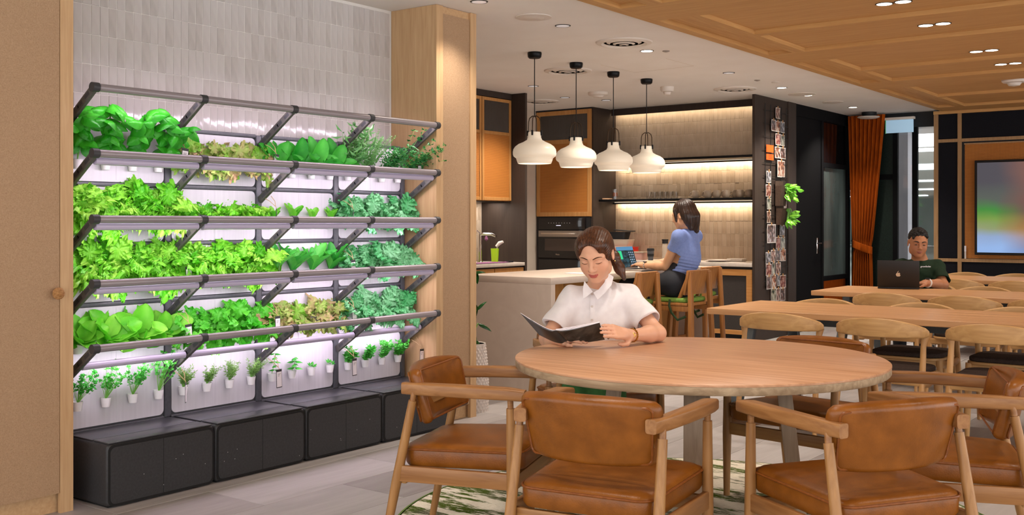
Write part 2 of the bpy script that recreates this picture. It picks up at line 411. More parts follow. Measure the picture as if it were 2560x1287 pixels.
# ---- linen cabinets both sides of the niche
FX = -4.52
def cabinet(label, y0, y1, doors, knob=None, side_left=True):
    t = thing('wardrobe_cabinet', label, 'cabinet', (FX, (y0+y1)/2, 0))
    ym = (y0+y1)/2
    L = lambda a, b, y_, q, z0, z1: bx(a-FX, b-FX, y_-ym, q-ym, z0, z1)
    obj('carcass', L(WX+.001, FX-.022, y0+.001, y1-.001, .09, CZ-.001), M['oakz'], t)
    obj('plinth', L(WX+.02, FX-.04, y0+.01, y1-.01, 0, .09), M['oakx'], t)
    for (a, b) in doors:
        d = obj('door', L(FX-.02, FX-.003, a, b, .092, CZ-.05), M['linen'], t)
        if knob:
            kb = MB()
            for k in range(9):
                a_ = k*PI/9
                kb.tube([(knob[0]-FX+.028+.020*math.cos(q)*math.cos(a_)*.8, knob[1]-ym+.024*math.sin(q), knob[2]+.024*math.cos(q)*math.sin(a_)) for q in [2*PI*i/14 for i in range(14)]], .0042, 5, closed=True)
            kb.rod((FX-.005-FX, knob[1]-ym, knob[2]), (.03, knob[1]-ym, knob[2]), .008)
            obj('knob', kb, M['jutek'], d, label='round woven rattan knob')
    return t, L
M['jutek'] = mk('rattan knob', H('b98a58'), H('8f6436'), (120, 120, 120), rough=.7)
t, L = cabinet('tall beige linen cabinet with round rattan knob left of the garden', 1.2, 2.662, [(1.9, 2.597)], (FX, 2.575, 1.0))
obj('door', L(FX-.02, FX-.003, 1.2, 1.896, .092, CZ-.05), M['linen'], t)
obj('trim', L(FX-.0215, FX+.0, 2.60, 2.6625, 0, CZ-.002), M['oakz'], t)
t, L = cabinet('narrow linen-fronted oak cabinet between garden and kitchen', 5.19, 5.60, [(5.262, 5.535)])
obj('trim', L(FX-.0215, FX+.004, 5.189, 5.255, 0, CZ-.002), M['oakz'], t)
obj('trim', L(FX-.0215, FX+.004, 5.54, 5.601, 0, CZ-.002), M['oakz'], t)
obj('top_rail', L(FX-.03, FX-.012, 5.255, 5.54, CZ-.05, CZ-.002), M['oakx'], t)
# return wall behind the narrow cabinet towards the kitchen
struct('wall_return', bx(-7.6, WX+.001, 5.45, 5.60, 0, CZ), M['wallwhite'], label='plain wall behind the narrow linen cabinet', cat='wall')
# ---- kitchen walls
wk = struct('wall_kitchen', bx(-7.6, -7.4535, 5.6, 9.375, 0, CZ), M['kgrout'], label='tiled wall behind the kitchen sink', cat='wall')
kt = [bx(-.006, 0, -.0265, .0265, -.0737, .0737, bev=.0012, seg=1).mesh('wall_tile', m, 0) for m in (M['ktileA'], M['ktileB'])]
for c in range(16):
    for r in range(5):
        obj('wall_tile', kt[R.randrange(2)], None, wk, (-7.451+R.uniform(-.001, .001), 9.30-c*.055, .965+r*.15))
struct('wall_column', bx(-8.2, -7.86, 9.0, 11.62, 0, CZ), M['wallwhite'], label='plain warm white wall beside the oven tower', cat='wall')
wb = struct('wall_back', bx(-8.2, -4.90, 11.5035, 11.62, 0, CZ), M['kgrout'], label='beige tiled kitchen wall with lit shelves', cat='wall')
kb_ = [bx(-.0265, .0265, 0, .006, -.0737, .0737, bev=.0012, seg=1).mesh('wall_tile', m, 0) for m in (M['ktileA'], M['ktileB'])]
rest = MB()
for r in range(12):
    z = 2.70-.075-r*.15 if False else .90+.062+r*.15
    for c in range(35):
        x = -6.99+c*.055
        if r < 8:
            o = obj('wall_tile', kb_[R.randrange(2)], None, wb, (x, 11.501+R.uniform(-.001, .001), z))
            o.rotation_euler = (R.uniform(-.012, .012), 0, R.uniform(-.02, .02))
        else: rest.box(x-.0265, x+.0265, 11.501, 11.507, z-.0737, min(z+.0737, 2.70), bev=.0012, seg=1)
o = obj('upper_tiles', rest, M['ktileA'], wb); o['kind'] = 'stuff'
obj('pelmet', bx(-6.98, -4.905, 11.36, 11.385, 2.66, 2.739), M['darkpanel'], wb)
# ---- thin dark partition with photo wall, dark doorway and glazing in the plane X=-4.87
PXX = -4.87
wp = struct('wall_partition', bx(PXX-.03, PXX, 10.945, 12.10, 0, CZ), M['darkpanel'], label='narrow dark veneer partition carrying the photo grid', cat='wall')
obj('edge_batten', bx(PXX, PXX+.012, 11.86, 12.10, 0, CZ), M['darkpanel'], wp)
struct('wall_dark_header', bx(PXX-.06, PXX, 12.10, 14.0, 2.60, CZ), M['void'], label='black header above the glazed door', cat='wall')
d1 = struct('dark_doorway', bx(PXX-.055, PXX-.012, 12.11, 12.96, 0.005, 2.60), M['void'], label='near-black sheet standing for the dark open doorway, with silver lever handle', cat='door')  # near-black slab stands in for the shade of the open room beyond
hd = MB().box(PXX-.012, PXX-.004, 12.81, 12.86, .93, 1.13, bev=.004); hd.rod((PXX-.01, 12.835, 1.06), (PXX+.045, 12.835, 1.06), .009); hd.rod((PXX+.04, 12.845, 1.06), (PXX+.04, 12.73, 1.06), .009)
obj('door_handle', hd, M['chrome'], d1)
M['smoke'] = mk('smoky partition glass', H('5d6a68'), H('3c4645'), (3, 3, .8), rough=.12, spec=.7)
w1 = struct('window_1', bx(PXX-.05, PXX-.03, 13.03, 13.90, .64, 2.02), M['smoke'], label='smoky glass panel beside the dark doorway', cat='window')
for (y0, y1, z0, z1) in [(12.96, 13.03, 0, 2.60), (13.90, 14.0, 0, 2.6), (13.03, 13.9, 2.02, 2.08), (13.03, 13.9, .58, .64)]:
    obj('window_frame', bx(PXX-.06, PXX, y0, y1, z0, z1), M['void'], w1)
obj('glass_upper', bx(PXX-.05, PXX-.03, 13.03, 13.9, 2.08, 2.6), M['blackglass'], w1)
obj('lower_panel', bx(PXX-.05, PXX-.03, 13.03, 13.9, 0, .58), M['curtain'], w1)
struct('wall_dark_room', bx(-6.4, PXX-.07, 14.0, 14.1, 0, CZ), M['black'], label='dark wall behind the dark doorway', cat='wall')
# ---- opening with glass to the next office at Y=14
w2 = struct('window_2', bx(-4.86, -3.78, 13.99, 14.06, 2.55, CZ), M['black'], label='black framed glass opening to the neighbouring office', cat='window')
for (x0, x1) in [(-4.31, -4.25), (-4.066, -4.0)]:
    obj('window_frame', bx(x0, x1, 14.0, 14.06, 0, 2.55), M['void'], w2)
obj('pane', bx(-4.0, -3.78, 14.03, 14.035, 0, 2.55), M['glass'], w2)
M['greenglass'] = mk('patterned green glass', H('141c19'), H('1c2823'), (60, 60, 60), rough=.35, spec=.3)
obj('pane', bx(-4.86, -4.31, 14.02, 14.03, 1.95, 2.55), M['greenglass'], w2)
obj('pane', bx(-4.86, -4.31, 14.02, 14.03, .0, 1.88), M['greenglass'], w2)
obj('window_frame', bx(-4.86, -4.31, 14.0, 14.06, 1.88, 1.95), M['void'], w2)
obj('pane', bx(-4.25, -4.066, 14.03, 14.035, 0, 2.55), M['glass'], w2)
# neighbouring office beyond
OM = mk('cool office wall', H('7f8d8a'), H('6d7d79'), (1, 1, .6), rough=.6)
struct('wall_office_far', bx(-30, 2, 62, 62.2, 0, CZ), OM, label='cool grey far wall of the neighbouring office', cat='wall')
struct('floor_office', bx(-30, 2, 20, 62, -.1, -.004), mk('office carpet', H('8f938c'), rough=.8), label='pale floor of the neighbouring office', cat='floor')
struct('ceiling_office', bx(-30, 3, 14.1, 62, CZ-.06, CZ+.1), M['plaster'], label='ceiling of the neighbouring office', cat='ceiling')
struct('wall_office_pillar', bx(-4.76, -4.50, 15.3, 15.8, 0, CZ-.06), mk('office white', H('c3c4cc'), rough=.6), label='pale column in the neighbouring office', cat='wall')
for k, (y, x0) in enumerate([(20, -7), (27, -10), (35, -14), (44, -18), (54, -22)]):
    o = obj('office_light', bx(x0-5, x0+7, y, y+.35, CZ-.1, CZ-.07), mk('office tube %d' % k, (.9, .95, 1), emit=(.85, .95, 1), estr=2.2), None)
    tag(o, 'cool white strip light in the next office, %s from the glass' % ORD[k], 'light', 'strip lights in the next office')
    area((x0, y-2, CZ-.12), (0, 0, 0), 8, 1.5, 120, (.84, .94, 1.0))
area((-4.2, 16.6, CZ-.12), (0, 0, 0), 2.2, 1.2, 16, (.86, .92, 1.0))
# ---- TV wall at Y=13.9
TY = 13.90
wt = struct('wall_tv', bx(-3.76, 4.0, TY, TY+.15, 0, 2.72), M['black'], label='black panelled wall with oak battens around the screen', cat='wall')
def tvp(x0, x1, z0, z1): obj('wall_panel', bx(x0, x1, TY-.012, TY+.001, z0, z1, bev=.003, seg=1), M['blackfab'], wt)
for (z0, z1) in [(0, .825), (.875, 2.32), (2.37, 2.68)]: tvp(-3.70, -3.48, z0, z1)
tvp(-3.425, 3.5, 2.37, 2.68)
for k in range(4): tvp(-3.425+k*.87, -3.425+k*.87+.862, .0, .825)
def batten(x0, x1, z0, z1): obj('batten', bx(x0, x1, TY-(.03 if z1-z0 > 1 else .027), TY+.001, z0, z1), M['oakd'], wt)
M['oakd'] = wood('oak batten', H('9a7650'), H('ad8a62'), 'z', 1.4)
batten(-3.76, -3.71, 0, 2.68); batten(-3.475, -3.43, 0, 2.68); batten(-3.76, 4.0, 2.325, 2.365); batten(-3.76, 4.0, .83, .87)
obj('cornice', bx(-3.76, 4.0, TY-.05, TY, 2.68, 2.72), M['ceilwood'], wt)
obj('rattan_panel', bx(-3.395, 3.5, TY-.008, TY+.001, .875, 2.30), M['rattanx'], wt)
obj('rattan_trim', bx(-3.40, 3.5, TY-.02, TY+.001, 2.29, 2.305), M['oakd'], wt)
# ================================================================ CEILING FIXTURES
dl_ring = MB().lathe([(.049, -.003), (.055, -.0035), (.058, 0), (.049, .0), (.049, -.003)], 24).mesh('ring', M['black'])
dl_lens = MB().lathe([(.001, -.0032), (.0488, -.0032), (.0488, .0), (.001, .0)], 20)
dl_on = dl_lens.mesh('lens', M['dlens']); dl_off = dl_lens.mesh('lens', M['dlensoff'])
def downlight(x, y, z, label, group, power=0, lit=True, size=110):
    t = thing('downlight', label, 'downlight', (x, y, z-.0005), 0, group)
    obj('ring', dl_ring, None, t); obj('lens', dl_on if lit else dl_off, None, t)
    if power: spot((0, 0, -.02), power, size, parent=t)
G1 = 'downlights in the white ceiling'
wd = [(-4.25, 5.30, 'dim black-ringed downlight at the top above the linen cabinet', 34, 0), (-4.286, 6.31, 'dim black-ringed downlight between the round speaker and big vent', 100, 0),
      (-4.36, 7.655, 'bright black-ringed downlight just beyond the largest round vent', 125, 1), (-4.379, 9.248, 'dim black-ringed downlight above the tile wall end, near the oak ceiling', 125, 0),
      (-4.415, 10.598, 'black-ringed downlight over the top of the photo wall', 125, 1), (-4.447, 11.406, 'bright downlight on the ceiling just right of the photo wall', 125, 1),
      (-4.465, 12.928, 'bright downlight nearest the rust curtain', 125, 1), (-6.43, 8.92, 'thin-ringed downlight behind the first pendant cord', 130, 0),
      (-6.49, 10.45, 'thin-ringed downlight just left of the third pendant cord', 130, 0), (-6.73, 9.95, 'small thin-ringed downlight below the flat smoke detector', 30, 0)]
for x, y, lb, pw, on in wd: downlight(x, y, CZ, lb, G1, pw, bool(on))
G2 = 'paired downlights in the oak ceiling'
nm = {6.97: 'nearest', 7.91: 'second nearest', 9.375: 'third', 10.265: 'fourth'}
for y in (2.3, 3.2, 4.6, 5.5, 6.97, 7.91, 9.375, 10.265, 11.7, 12.8):
    for x in (-2.2, -2.08):
        side = 'left' if x < -2.15 else 'right'
        lb = ('%s lamp of the %s downlight pair in the oak ceiling' % (side, nm[y])) if y in nm else ('%s lamp of the oak ceiling pair, %s pair counted from the camera' % (side, ORD[(2.3, 3.2, 4.6, 5.5, 6.97, 7.91, 9.375, 10.265, 11.7, 12.8).index(y)]))
        downlight(x, y, 2.747, lb, G2, 21, True, 105)
    for x in (.1, .22):
        if y in (2.3, 4.6, 6.97, 9.375): downlight(x, y, 2.747, '%s lamp of the far right oak ceiling pair, %s from the camera' % ('left' if x < .15 else 'right', ORD[(2.3, 4.6, 6.97, 9.375).index(y)]), G2, 24, True, 110)
def vent(x, y, r, label):
    t = thing('air_vent', label, 'air vent', (x, y, CZ-.0005), 0, 'round air diffusers in the white ceiling')
    obj('rim', MB().lathe([(r*.72, -.004), (r*.80, -.018), (r*.97, -.010), (r, 0), (r*.72, 0), (r*.72, -.004)], 40), M['whiteplastic'], t)
    for k, (a, b, z) in enumerate([(.50, .64, -.014), (.30, .44, -.022), (.10, .24, -.028)]):
        obj('cone_ring', MB().lathe([(r*a, z), (r*b, z+.012), (r*b, z+.016), (r*a, z+.004), (r*a, z)], 32), M['whiteplastic'], t)
    obj('throat', MB().lathe([(.001, -.003), (r*.72, -.003), (r*.72, 0), (.001, 0)], 32), M['ventdark'], t)
M['ventdark'] = mk('vent throat grey', H('978c83'), rough=.9)
vent(-4.291, 7.174, .225, 'largest round air vent, on the white ceiling near the oak edge')
vent(-5.511, 8.199, .225, 'round air vent behind the second pendant canopy')
vent(-4.849, 10.397, .225, 'round air vent above the photo wall end of the tiles')
vent(-7.17, 10.09, .225, 'farthest round air vent, above the oven tower')
def disc(name, x, y, r, h, label, cat, mat='whiteplastic', z=CZ):
    t = thing(name, label, cat, (x, y, z-.0005))
    obj('base', MB().lathe([(.001, 0), (r, 0), (r, -h*.4), (r*.9, -h*.55), (.001, -h*.6)], 32), M[mat], t)
    obj('cover', MB().lathe([(.001, -h*.55), (r*.6, -h*.6), (r*.45, -h*.9), (.001, -h)], 28), M[mat], t)
disc('ceiling_speaker', -4.264, 5.919, .125, .014, 'flat round white ceiling speaker nearest the linen cabinet', 'speaker')
disc('smoke_detector', -6.181, 9.784, .11, .06, 'wide white smoke detector between second and third pendant cords', 'smoke detector')
disc('smoke_detector', -5.347, 9.815, .07, .09, 'small white smoke detector right of the fourth pendant canopy', 'smoke detector')
disc('smoke_detector', -2.30, 11.30, .115, .085, 'white smoke detector on the oak ceiling at the right edge', 'smoke detector', z=2.747)
disc('ceiling_speaker', -4.455, 11.262, .15, .012, 'flat pale ceiling speaker beside the lamp right of the photo wall', 'speaker')
disc('ceiling_speaker', -4.461, 12.228, .12, .012, 'flat pale ceiling speaker midway to the curtain', 'speaker')
disc('sprinkler', -4.233, 7.75, .03, .012, 'small dark sprinkler plate right of the bright downlight', 'sprinkler', 'ventdark')
disc('sprinkler', -4.374, 9.886, .03, .012, 'small dark sprinkler plate beyond the dim downlight', 'sprinkler', 'ventdark')
disc('sprinkler', -4.288, 10.139, .04, .010, 'small pale sprinkler plate beside the oak ceiling edge', 'sprinkler')
t = thing('ceiling_sensor', 'black ceiling device with pale disc in front of the rust curtain', 'sensor', (-4.50, 13.62, CZ-.0005))
obj('housing', MB().lathe([(.001, 0), (.085, 0), (.085, -.03), (.07, -.055), (.001, -.055)], 24), M['black'], t)
obj('disc', MB().lathe([(.001, -.056), (.135, -.058), (.14, -.066), (.10, -.082), (.001, -.086)], 32), M['whiteplastic'], t)
obj('clip', bx(.03, .10, -.02, .02, -.045, -.002, bev=.004), M['black'], t)
# ---- pendants
def pendant(x, y, k):
    t = thing('pendant_lamp', 'opal glass pendant lamp over the island, %s from the oven side' % ['nearest the camera and first', 'second', 'third', 'farthest and fourth'][k], 'pendant lamp', (x, y, CZ), 0, 'opal pendant lamps over the island')
    zt = 2.075-CZ; zb = 1.81-CZ
    obj('canopy', MB().lathe([(.001, 0), (.058, 0), (.060, -.012), (.056, -.04), (.045, -.050), (.001, -.051)], 28), M['metalblack'], t)
    obj('cord', MB().rod((0, 0, -.05), (0, 0, zt+.125), .004, n=8), M['metalblack'], t)
    h = MB()
    for q in range(4):
        a = q*PI/2+.3; c_, s_ = math.cos(a), math.sin(a)
        h.tube([(0, 0, zt+.135), (.02*c_, .02*s_, zt+.133), (0.044*c_, 0.044*s_, zt+.115), (0.052*c_, 0.052*s_, zt+.085), (0.056*c_, 0.056*s_, zt-.02)], .0042, 7)
    hg = obj('hanger', h, M['bronze'], t)
    b = MB()
    for q in range(4):
        a = q*PI/2+.3; c_, s_ = math.cos(a), math.sin(a)
        b.tube([(.059*c_, .059*s_, zt+.012), (.060*c_, .060*s_, zt-.03)], [.009, .008], 8)
    obj('buckle', b, M['metalblack'], hg)
    H_ = zt-zb
    prof = [(.001, zt), (.050, zt), (.054, zt-.008), (.055, zt-.045), (.064, zt-.066), (.095, zt-.084), (.135, zt-.101), (.162, zt-.121), (.177, zt-.143), (.182, zt-.165), (.1815, zt-.188), (.176, zt-.203), (.164, zt-.212), (.154, zt-.220),
            (.150, zt-.235), (.140, zt-.262), (.136, zt-.265), (.132, zt-.262), (.142, zt-.235), (.146, zt-.22)]
    obj('shade', MB().lathe(prof, 48), M['opal'], t)
    obj('glow', MB().lathe([(.001, zb+.018), (.130, zb+.018), (.130, zb+.022), (.001, zb+.022)], 32), M['bulb'], t)
    spot((0, 0, zb-.01), 4.5, 150, .9, (1, .80, .56), t, .1)
M['bronze'] = mk('bronze wire', H('4a3a2c'), rough=.35, metal=.8)
for k, (x, y) in enumerate([(-5.15, 7.163), (-5.19, 7.852), (-5.225, 8.541), (-5.22, 9.16)]): pendant(x, y, k)

# ================================================================ VERTICAL GARDEN
GY, GP = 2.74, .60                # first upright, pitch
RX = -4.47; PXB = -4.77           # rail axis, panel face
RZ = [1.945, 1.640, 1.335, 1.036, .736]
JZ = [1.81, 1.51, 1.21, .915, .615, .305]
# reservoirs
for k in range(4):
    y0 = 2.76+k*.605; y1 = y0+.60; yc = (y0+y1)/2
    t = thing('reservoir_box', '%s charcoal reservoir box under the vertical garden, counted from the left' % ORD[k], 'planter box', (-4.58, yc, 0), 0, 'charcoal reservoir boxes under the garden')
    obj('body', bx(-.33, .175, -.298, .298, .008, .297, bev=.018, seg=3), M['boxblack'], t)
    for s in (-1, 1):
        pts = rrect(.279, .262, .02, 4, s*.1405, .150)
        pp = [(u if s*u > .004 else s*.002, v) for u, v in rrect(.283, .262, .026, 4, s*.1415, .150)]
        pp = [(u, v) if abs(u) > .03 else ((s*.0012), (.019 if v < .15 else .281)) for u, v in pp]
        obj('front_panel', MB().loft([[(.174, u, v) for u, v in pp], [(.1785, u, v) for u, v in pp]]), M['boxblack'], t)
    obj('seam', flatpanel('x', .1735, .1765, .586, .284, .03, 0, .150), M['groove'], t)
    obj('lid', bx(.045, .170, -.288, .288, .2965, .3035, bev=.003, seg=2), M['boxlid'], t)
    obj('lid', bx(-.20, .035, -.288, .288, .2965, .3025, bev=.003, seg=2), M['boxlid'], t)
    obj('foot', bx(-.30, .15, -.28, .28, 0, .012), M['groove'], t)
    sc_ = MB()
    for q in range(4):
        sc_.box(.1786, .1789, R.uniform(-.25, .25), 0, 0, 0) if False else None
    for q in range(5):
        u = R.uniform(-.27, .27); v = R.uniform(.03, .2); sc_.lathe([(.0005, .1783), (.0022, .1786), (.0005, .1788)], 6, (0, u, v), 'x')
    obj('paint_chip', sc_, M['chip'], t) if k < 4 and 'chip' in M else None
# frame
gf = thing('hydroponic_rack', 'slate rack of the hydroponic wall with white panels and tilted light arms', 'plant rack', (PXB, GY, .30))
o0 = Vector((PXB, GY, .30))
def gb(x0, x1, y0, y1, z0, z1, bev=0.): return bx(x0-o0.x, x1-o0.x, y0-o0.y, y1-o0.y, z0-o0.z, z1-o0.z, bev=bev)
def gv(x, y, z): return (x-o0.x, y-o0.y, z-o0.z)
obj('backing', gb(-4.80, PXB-.012, GY-.005, GY+4*GP+.005, .30, 1.815), M['framegrey'], gf)
for r in range(5):
    for c in range(4):
        w_ = GP-.048; h_ = JZ[r]-JZ[r+1]-.026
        obj('panel', flatpanel('x', -.014, 0, w_, h_, .028, c*GP+GP/2, (JZ[r]+JZ[r+1])/2-.30, 6), M['panelwhite'], gf)
        obj('panel_seam', bx(0, .0006, c*GP+GP/2-.0007, c*GP+GP/2+.0007, JZ[r+1]-.30+.02, JZ[r]-.30-.02), M['seamgrey'] if 'seamgrey' in M else M['framegrey'], gf)
for c in range(5):
    obj('upright', gb(PXB-.012, PXB+.006, GY+c*GP-.019, GY+c*GP+.019, .302, 1.815, .006), M['framegrey'], gf)
for r in range(6):
    for c in range(4):
        obj('cross_bar', gb(PXB-.012, PXB+.004, GY+c*GP+.02, GY+(c+1)*GP-.02, JZ[r]-.010, JZ[r]+.010 if r < 5 else JZ[r]+.004, .004), M['framegrey'], gf)
for r in range(5):
    for c in range(5):
        y = GY+c*GP; z0 = RZ[r]-.195; a = (PXB+.01, y, z0); b = (RX, y, RZ[r])
        am = obj('arm', MB().bar(gv(*a), gv(*b), .020, .040, up=(0, 1, 0) if False else (-.6, 0, .8), bev=.004), M['armgrey'], gf)
        d = (Vector(b)-Vector(a)).normalized()
        for s in (-1, 1):
            sl = MB()
            for q in (.16, .30, .52, .62, .82):
                p = Vector(a)+(Vector(b)-Vector(a))*q
                sl.bar(gv(p.x-d.x*.02, y+s*.0103, p.z-d.z*.02), gv(p.x+d.x*.022, y+s*.0103, p.z+d.z*.022), .0012, .018, up=(-d.z, 0, d.x))
            obj('slot', sl, M['clip'], am)
        obj('clip', MB().tube([gv(RX, y-.017, RZ[r]), gv(RX, y+.017, RZ[r])], .0225, 16), M['clip'], am)
    for c in range(4):
        ya, yb = GY+c*GP+.016, GY+(c+1)*GP-.016
        rl = obj('rail', MB().tube([gv(RX, ya, RZ[r]), gv(RX, yb, RZ[r])], .0185, 16), M['alu'], gf)
        if r in (1, 2, 3): lp = (RX-.028, RZ[r]-.034)
        elif r == 4: lp = (RX-.135, RZ[r]-.095)
        else: lp = None
        if lp:
            tb = obj('light_tube', MB().tube([gv(lp[0], ya, lp[1]), gv(lp[0], yb, lp[1])], .0175, 16), M['tube'], gf)
            obj('diode_strip', MB().bar(gv(lp[0]-.0166, ya+.01, lp[1]-.006), gv(lp[0]-.0166, yb-.01, lp[1]-.006), .012, .002, up=(.95, 0, .3)), M['led'], tb)
            lx, lz = lp[0]-.020, lp[1]-.012
        else:
            obj('diode_strip', MB().bar(gv(RX-.0175, ya+.01, RZ[r]-.005), gv(RX-.0175, yb-.01, RZ[r]-.005), .012, .002, up=(.95, 0, .3)), M['led'], rl)
            lx, lz = RX-.021, RZ[r]-.012
        # lamp aims down and towards the panels
        area(gv(lx, (ya+yb)/2, lz), (0, math.radians(33), 0), .02, yb-ya-.03, 1.1 if r < 4 else 1.0, (1.0, .82, 1.0), gf)
# ---- leaf shapes
def leafmesh(name, mat, Lh, W, kind, seed, nu=6, nv=9):
    rr = random.Random(seed); ph = rr.uniform(0, 6); mb = MB()
    def fn(u, v):
        s = u*2-1
        if kind == 'spoon': v = 1-(1-v)**1.8
        if kind == 'ovate': wd_ = math.sin(PI*min(1, v**.75))**.8*(1-.15*v); base = 0
        elif kind == 'spoon': q_ = max(0., (v-.16)/.84); wd_ = max(.14 if v < .5 else .02, max(0., 1-abs(2*q_**.85-1)**2.2)**.5) if v > .16 else .14
        elif kind == 'frill': wd_ = .18+.95*(v**.7)*math.sqrt(max(0, 1-max(0, (v-.72)/.29)**2))
        else: wd_ = math.sin(PI*min(1, v))**.7
        if kind == 'oak': wd_ = (.15+.85*v**.6*math.sqrt(max(0, 1-max(0, (v-.75)/.26)**2)))*(1+.22*math.sin(v*22+ph))
        if v >= .999 and kind == 'ovate': wd_ = .02
        if v >= .999 and kind == 'spoon': wd_ = .12
        x = s*wd_*W/2; y = v*Lh; z = 0.
        e = abs(s)
        if kind == 'ovate':
            z = -.42*W*(e**1.7)*wd_ + .10*Lh*math.sin(v*2.2) - Lh*.40*v*v + .028*W*math.sin(v*24+e*5)*(e*(1-e))*2.2 - .03*W*max(0, 1-e*7)
        elif kind == 'spoon':
            z = .26*W*(e**2)*wd_ - Lh*.15*v*v + .0022*math.sin(v*30+s*9) - .004*max(0, 1-e*6)*(1-v)
        elif kind in ('frill', 'oak'):
            am = .19 if kind == 'frill' else .13
            fr = min(1.15, e**3*1.1+max(0, v-.6)**1.3*2.6)
            th = s*1.1+(v-.5)*0
            n1 = mnoise.noise(Vector((s*4+ph, v*6, seed))); n2 = mnoise.noise(Vector((s*11, v*13+ph, seed+5))); n3 = mnoise.noise(Vector((s*19+3, v*23, seed+ph)))
            z = am*W*(fr*(1.5*n1+1.7*n2+(1.6 if kind == 'frill' else .7)*n3)+.35*n1) + .28*W*e*e - Lh*.38*v*v + .012*W*math.sin(v*30)*(1-e)
            x += W*.16*fr*n3+W*.10*fr*n2; y += Lh*.11*fr*mnoise.noise(Vector((s*15+7, v*17, ph)))
        return (x, y, z)
    mb.grid(fn, nu, nv)
    me = mb.mesh(name, mat, 180); return me
def polarleaf(name, mat, Lh, W, kind, seed, nt=72, nr=7):    # round ruffled blade built as rings around the rib
    rr = random.Random(seed+31); o = Vector((rr.uniform(0, 50), rr.uniform(0, 50), rr.uniform(0, 50))); vs = []; fs = []
    nz = lambda c, s, q, a: mnoise.noise(Vector((c*q+a, s*q-a, a*1.7))+o)
    for i in range(nr+1):
        r = (i/nr)**.8
        for j in range(nt):
            th = 2*PI*j/nt; c, s = math.cos(th), math.sin(th)
            nar = .42+.58*min(1, (s+1.0)/1.1)**.8                     # narrow towards the stalk
            if kind == 'frill': ro = .40*nz(c, s, 4.2, 1)+.30*nz(c, s, 9, 2); am = .30*nz(c*r, s*r, 3.0, 3)+.46*nz(c*r, s*r, 5.5, 4)+.26*nz(c*r, s*r, 9.5, 5); pw = 1.5
            elif kind == 'kale': ro = .28*nz(c, s, 4, 1)+.22*nz(c, s, 8, 2); am = .26*nz(c*r, s*r, 3, 3)+.34*nz(c*r, s*r, 5.5, 4)+.20*nz(c*r, s*r, 8.5, 5); pw = .9
            else: ro = .55*nz(c, s, 2.6, 1)+.16*nz(c, s, 6, 2); am = .36*nz(c*r, s*r, 2.4, 3)+.36*nz(c*r, s*r, 4.8, 4); pw = 1.6
            f = r**pw*min(1, (s+1.15)/.9)
            x = c*W/2*nar*(r+ro*r**3); y = Lh*.50+s*Lh*.50*(r+ro*r**3*.7); v = max(0, y/Lh)
            z = W*am*f*.85+.16*W*(c*r)**2-Lh*.42*v*v
            vs.append((x+W*.10*f*nz(c, s, 7, 9), y+W*.08*f*nz(c, s, 7, 12), z))
    for i in range(nr):
        for j in range(nt): a = i*nt+j; b = i*nt+(j+1) % nt; fs.append((a, b, b+nt, a+nt))
    return MB().add(vs, fs).mesh(name, mat, 180)
LEAF = {}
def reg(k, fn, n=4): LEAF[k] = [fn(i) for i in range(n)]
reg('basil', lambda i: leafmesh('leaf', M['basil'], .098, .076, 'ovate', i, 8, 11))
reg('frill', lambda i: polarleaf('leaf', M['frill'] if i % 2 else M['frill2'], .135, .13, 'frill', i, 84, 8), 7)
reg('romaine', lambda i: leafmesh('leaf', M['romaine'], .155, .078, 'spoon', i, 6, 10))
reg('butter', lambda i: leafmesh('leaf', M['butter'], .135, .088, 'spoon', i+3, 6, 10))
reg('oakgreen', lambda i: polarleaf('leaf', M['oakgreen'], .115, .105, 'oak', i), 6)
reg('oakred', lambda i: polarleaf('leaf', M['oakred'], .11, .10, 'oak', i+9), 6)
reg('bok', lambda i: leafmesh('leaf', M['bok'], .12, .048, 'spoon', i, 6, 9))
reg('boks', lambda i: leafmesh('leaf', M['butter'], .07, .036, 'spoon', i, 5, 8))
reg('kale', lambda i: polarleaf('leaf', M['kale'], .125, .115, 'kale', i, 72, 9), 6)
reg('mint', lambda i: leafmesh('leaf', M['mint'], .036, .026, 'ovate', i, 4, 6))
def basis(d, nrm):
    d = d.normalized(); x = d.cross(nrm).normalized(); n_ = x.cross(d).normalized()
    return Matrix(((x.x, d.x, n_.x, 0), (x.y, d.y, n_.y, 0), (x.z, d.z, n_.z, 0), (0, 0, 0, 1)))
cup_me = MB().lathe([(.001, -.045), (.019, -.045), (.026, 0), (.0245, 0), (.019, -.02), (.001, -.02)], 18).mesh('cup', M['cup'])
AX = Vector((.72, 0, .70)).normalized()
def rosette(t, kind, n, spread, size, seed, axis=AX, up=.0, shell=.0):
    rr = random.Random(seed); u = axis.orthogonal().normalized(); v = axis.cross(u)
    for i in range(n):
        ph = i*2.399+rr.uniform(-.4, .4); th = (.15+.85*math.sqrt((i+.5)/n))*spread*rr.uniform(.8, 1.15)
        rad = u*math.cos(ph)+v*math.sin(ph)
        d = axis*math.cos(th)+rad*math.sin(th)
        if d.x < -.15: d.x = -.15
        d.z += up
        nrm = axis*math.sin(th+.25)-rad*math.cos(th+.25)
        nrm = -(rad*math.cos(th)-axis*math.sin(th))
        m_ = basis(d, nrm) @ Matrix.Diagonal((*(size*rr.uniform(.75, 1.15),)*3, 1))
        m_.translation = axis*.012+rad*.008+d*(shell*rr.random())
        obj('leaf', rr.choice(LEAF[kind]), None, t, mtx=m_)
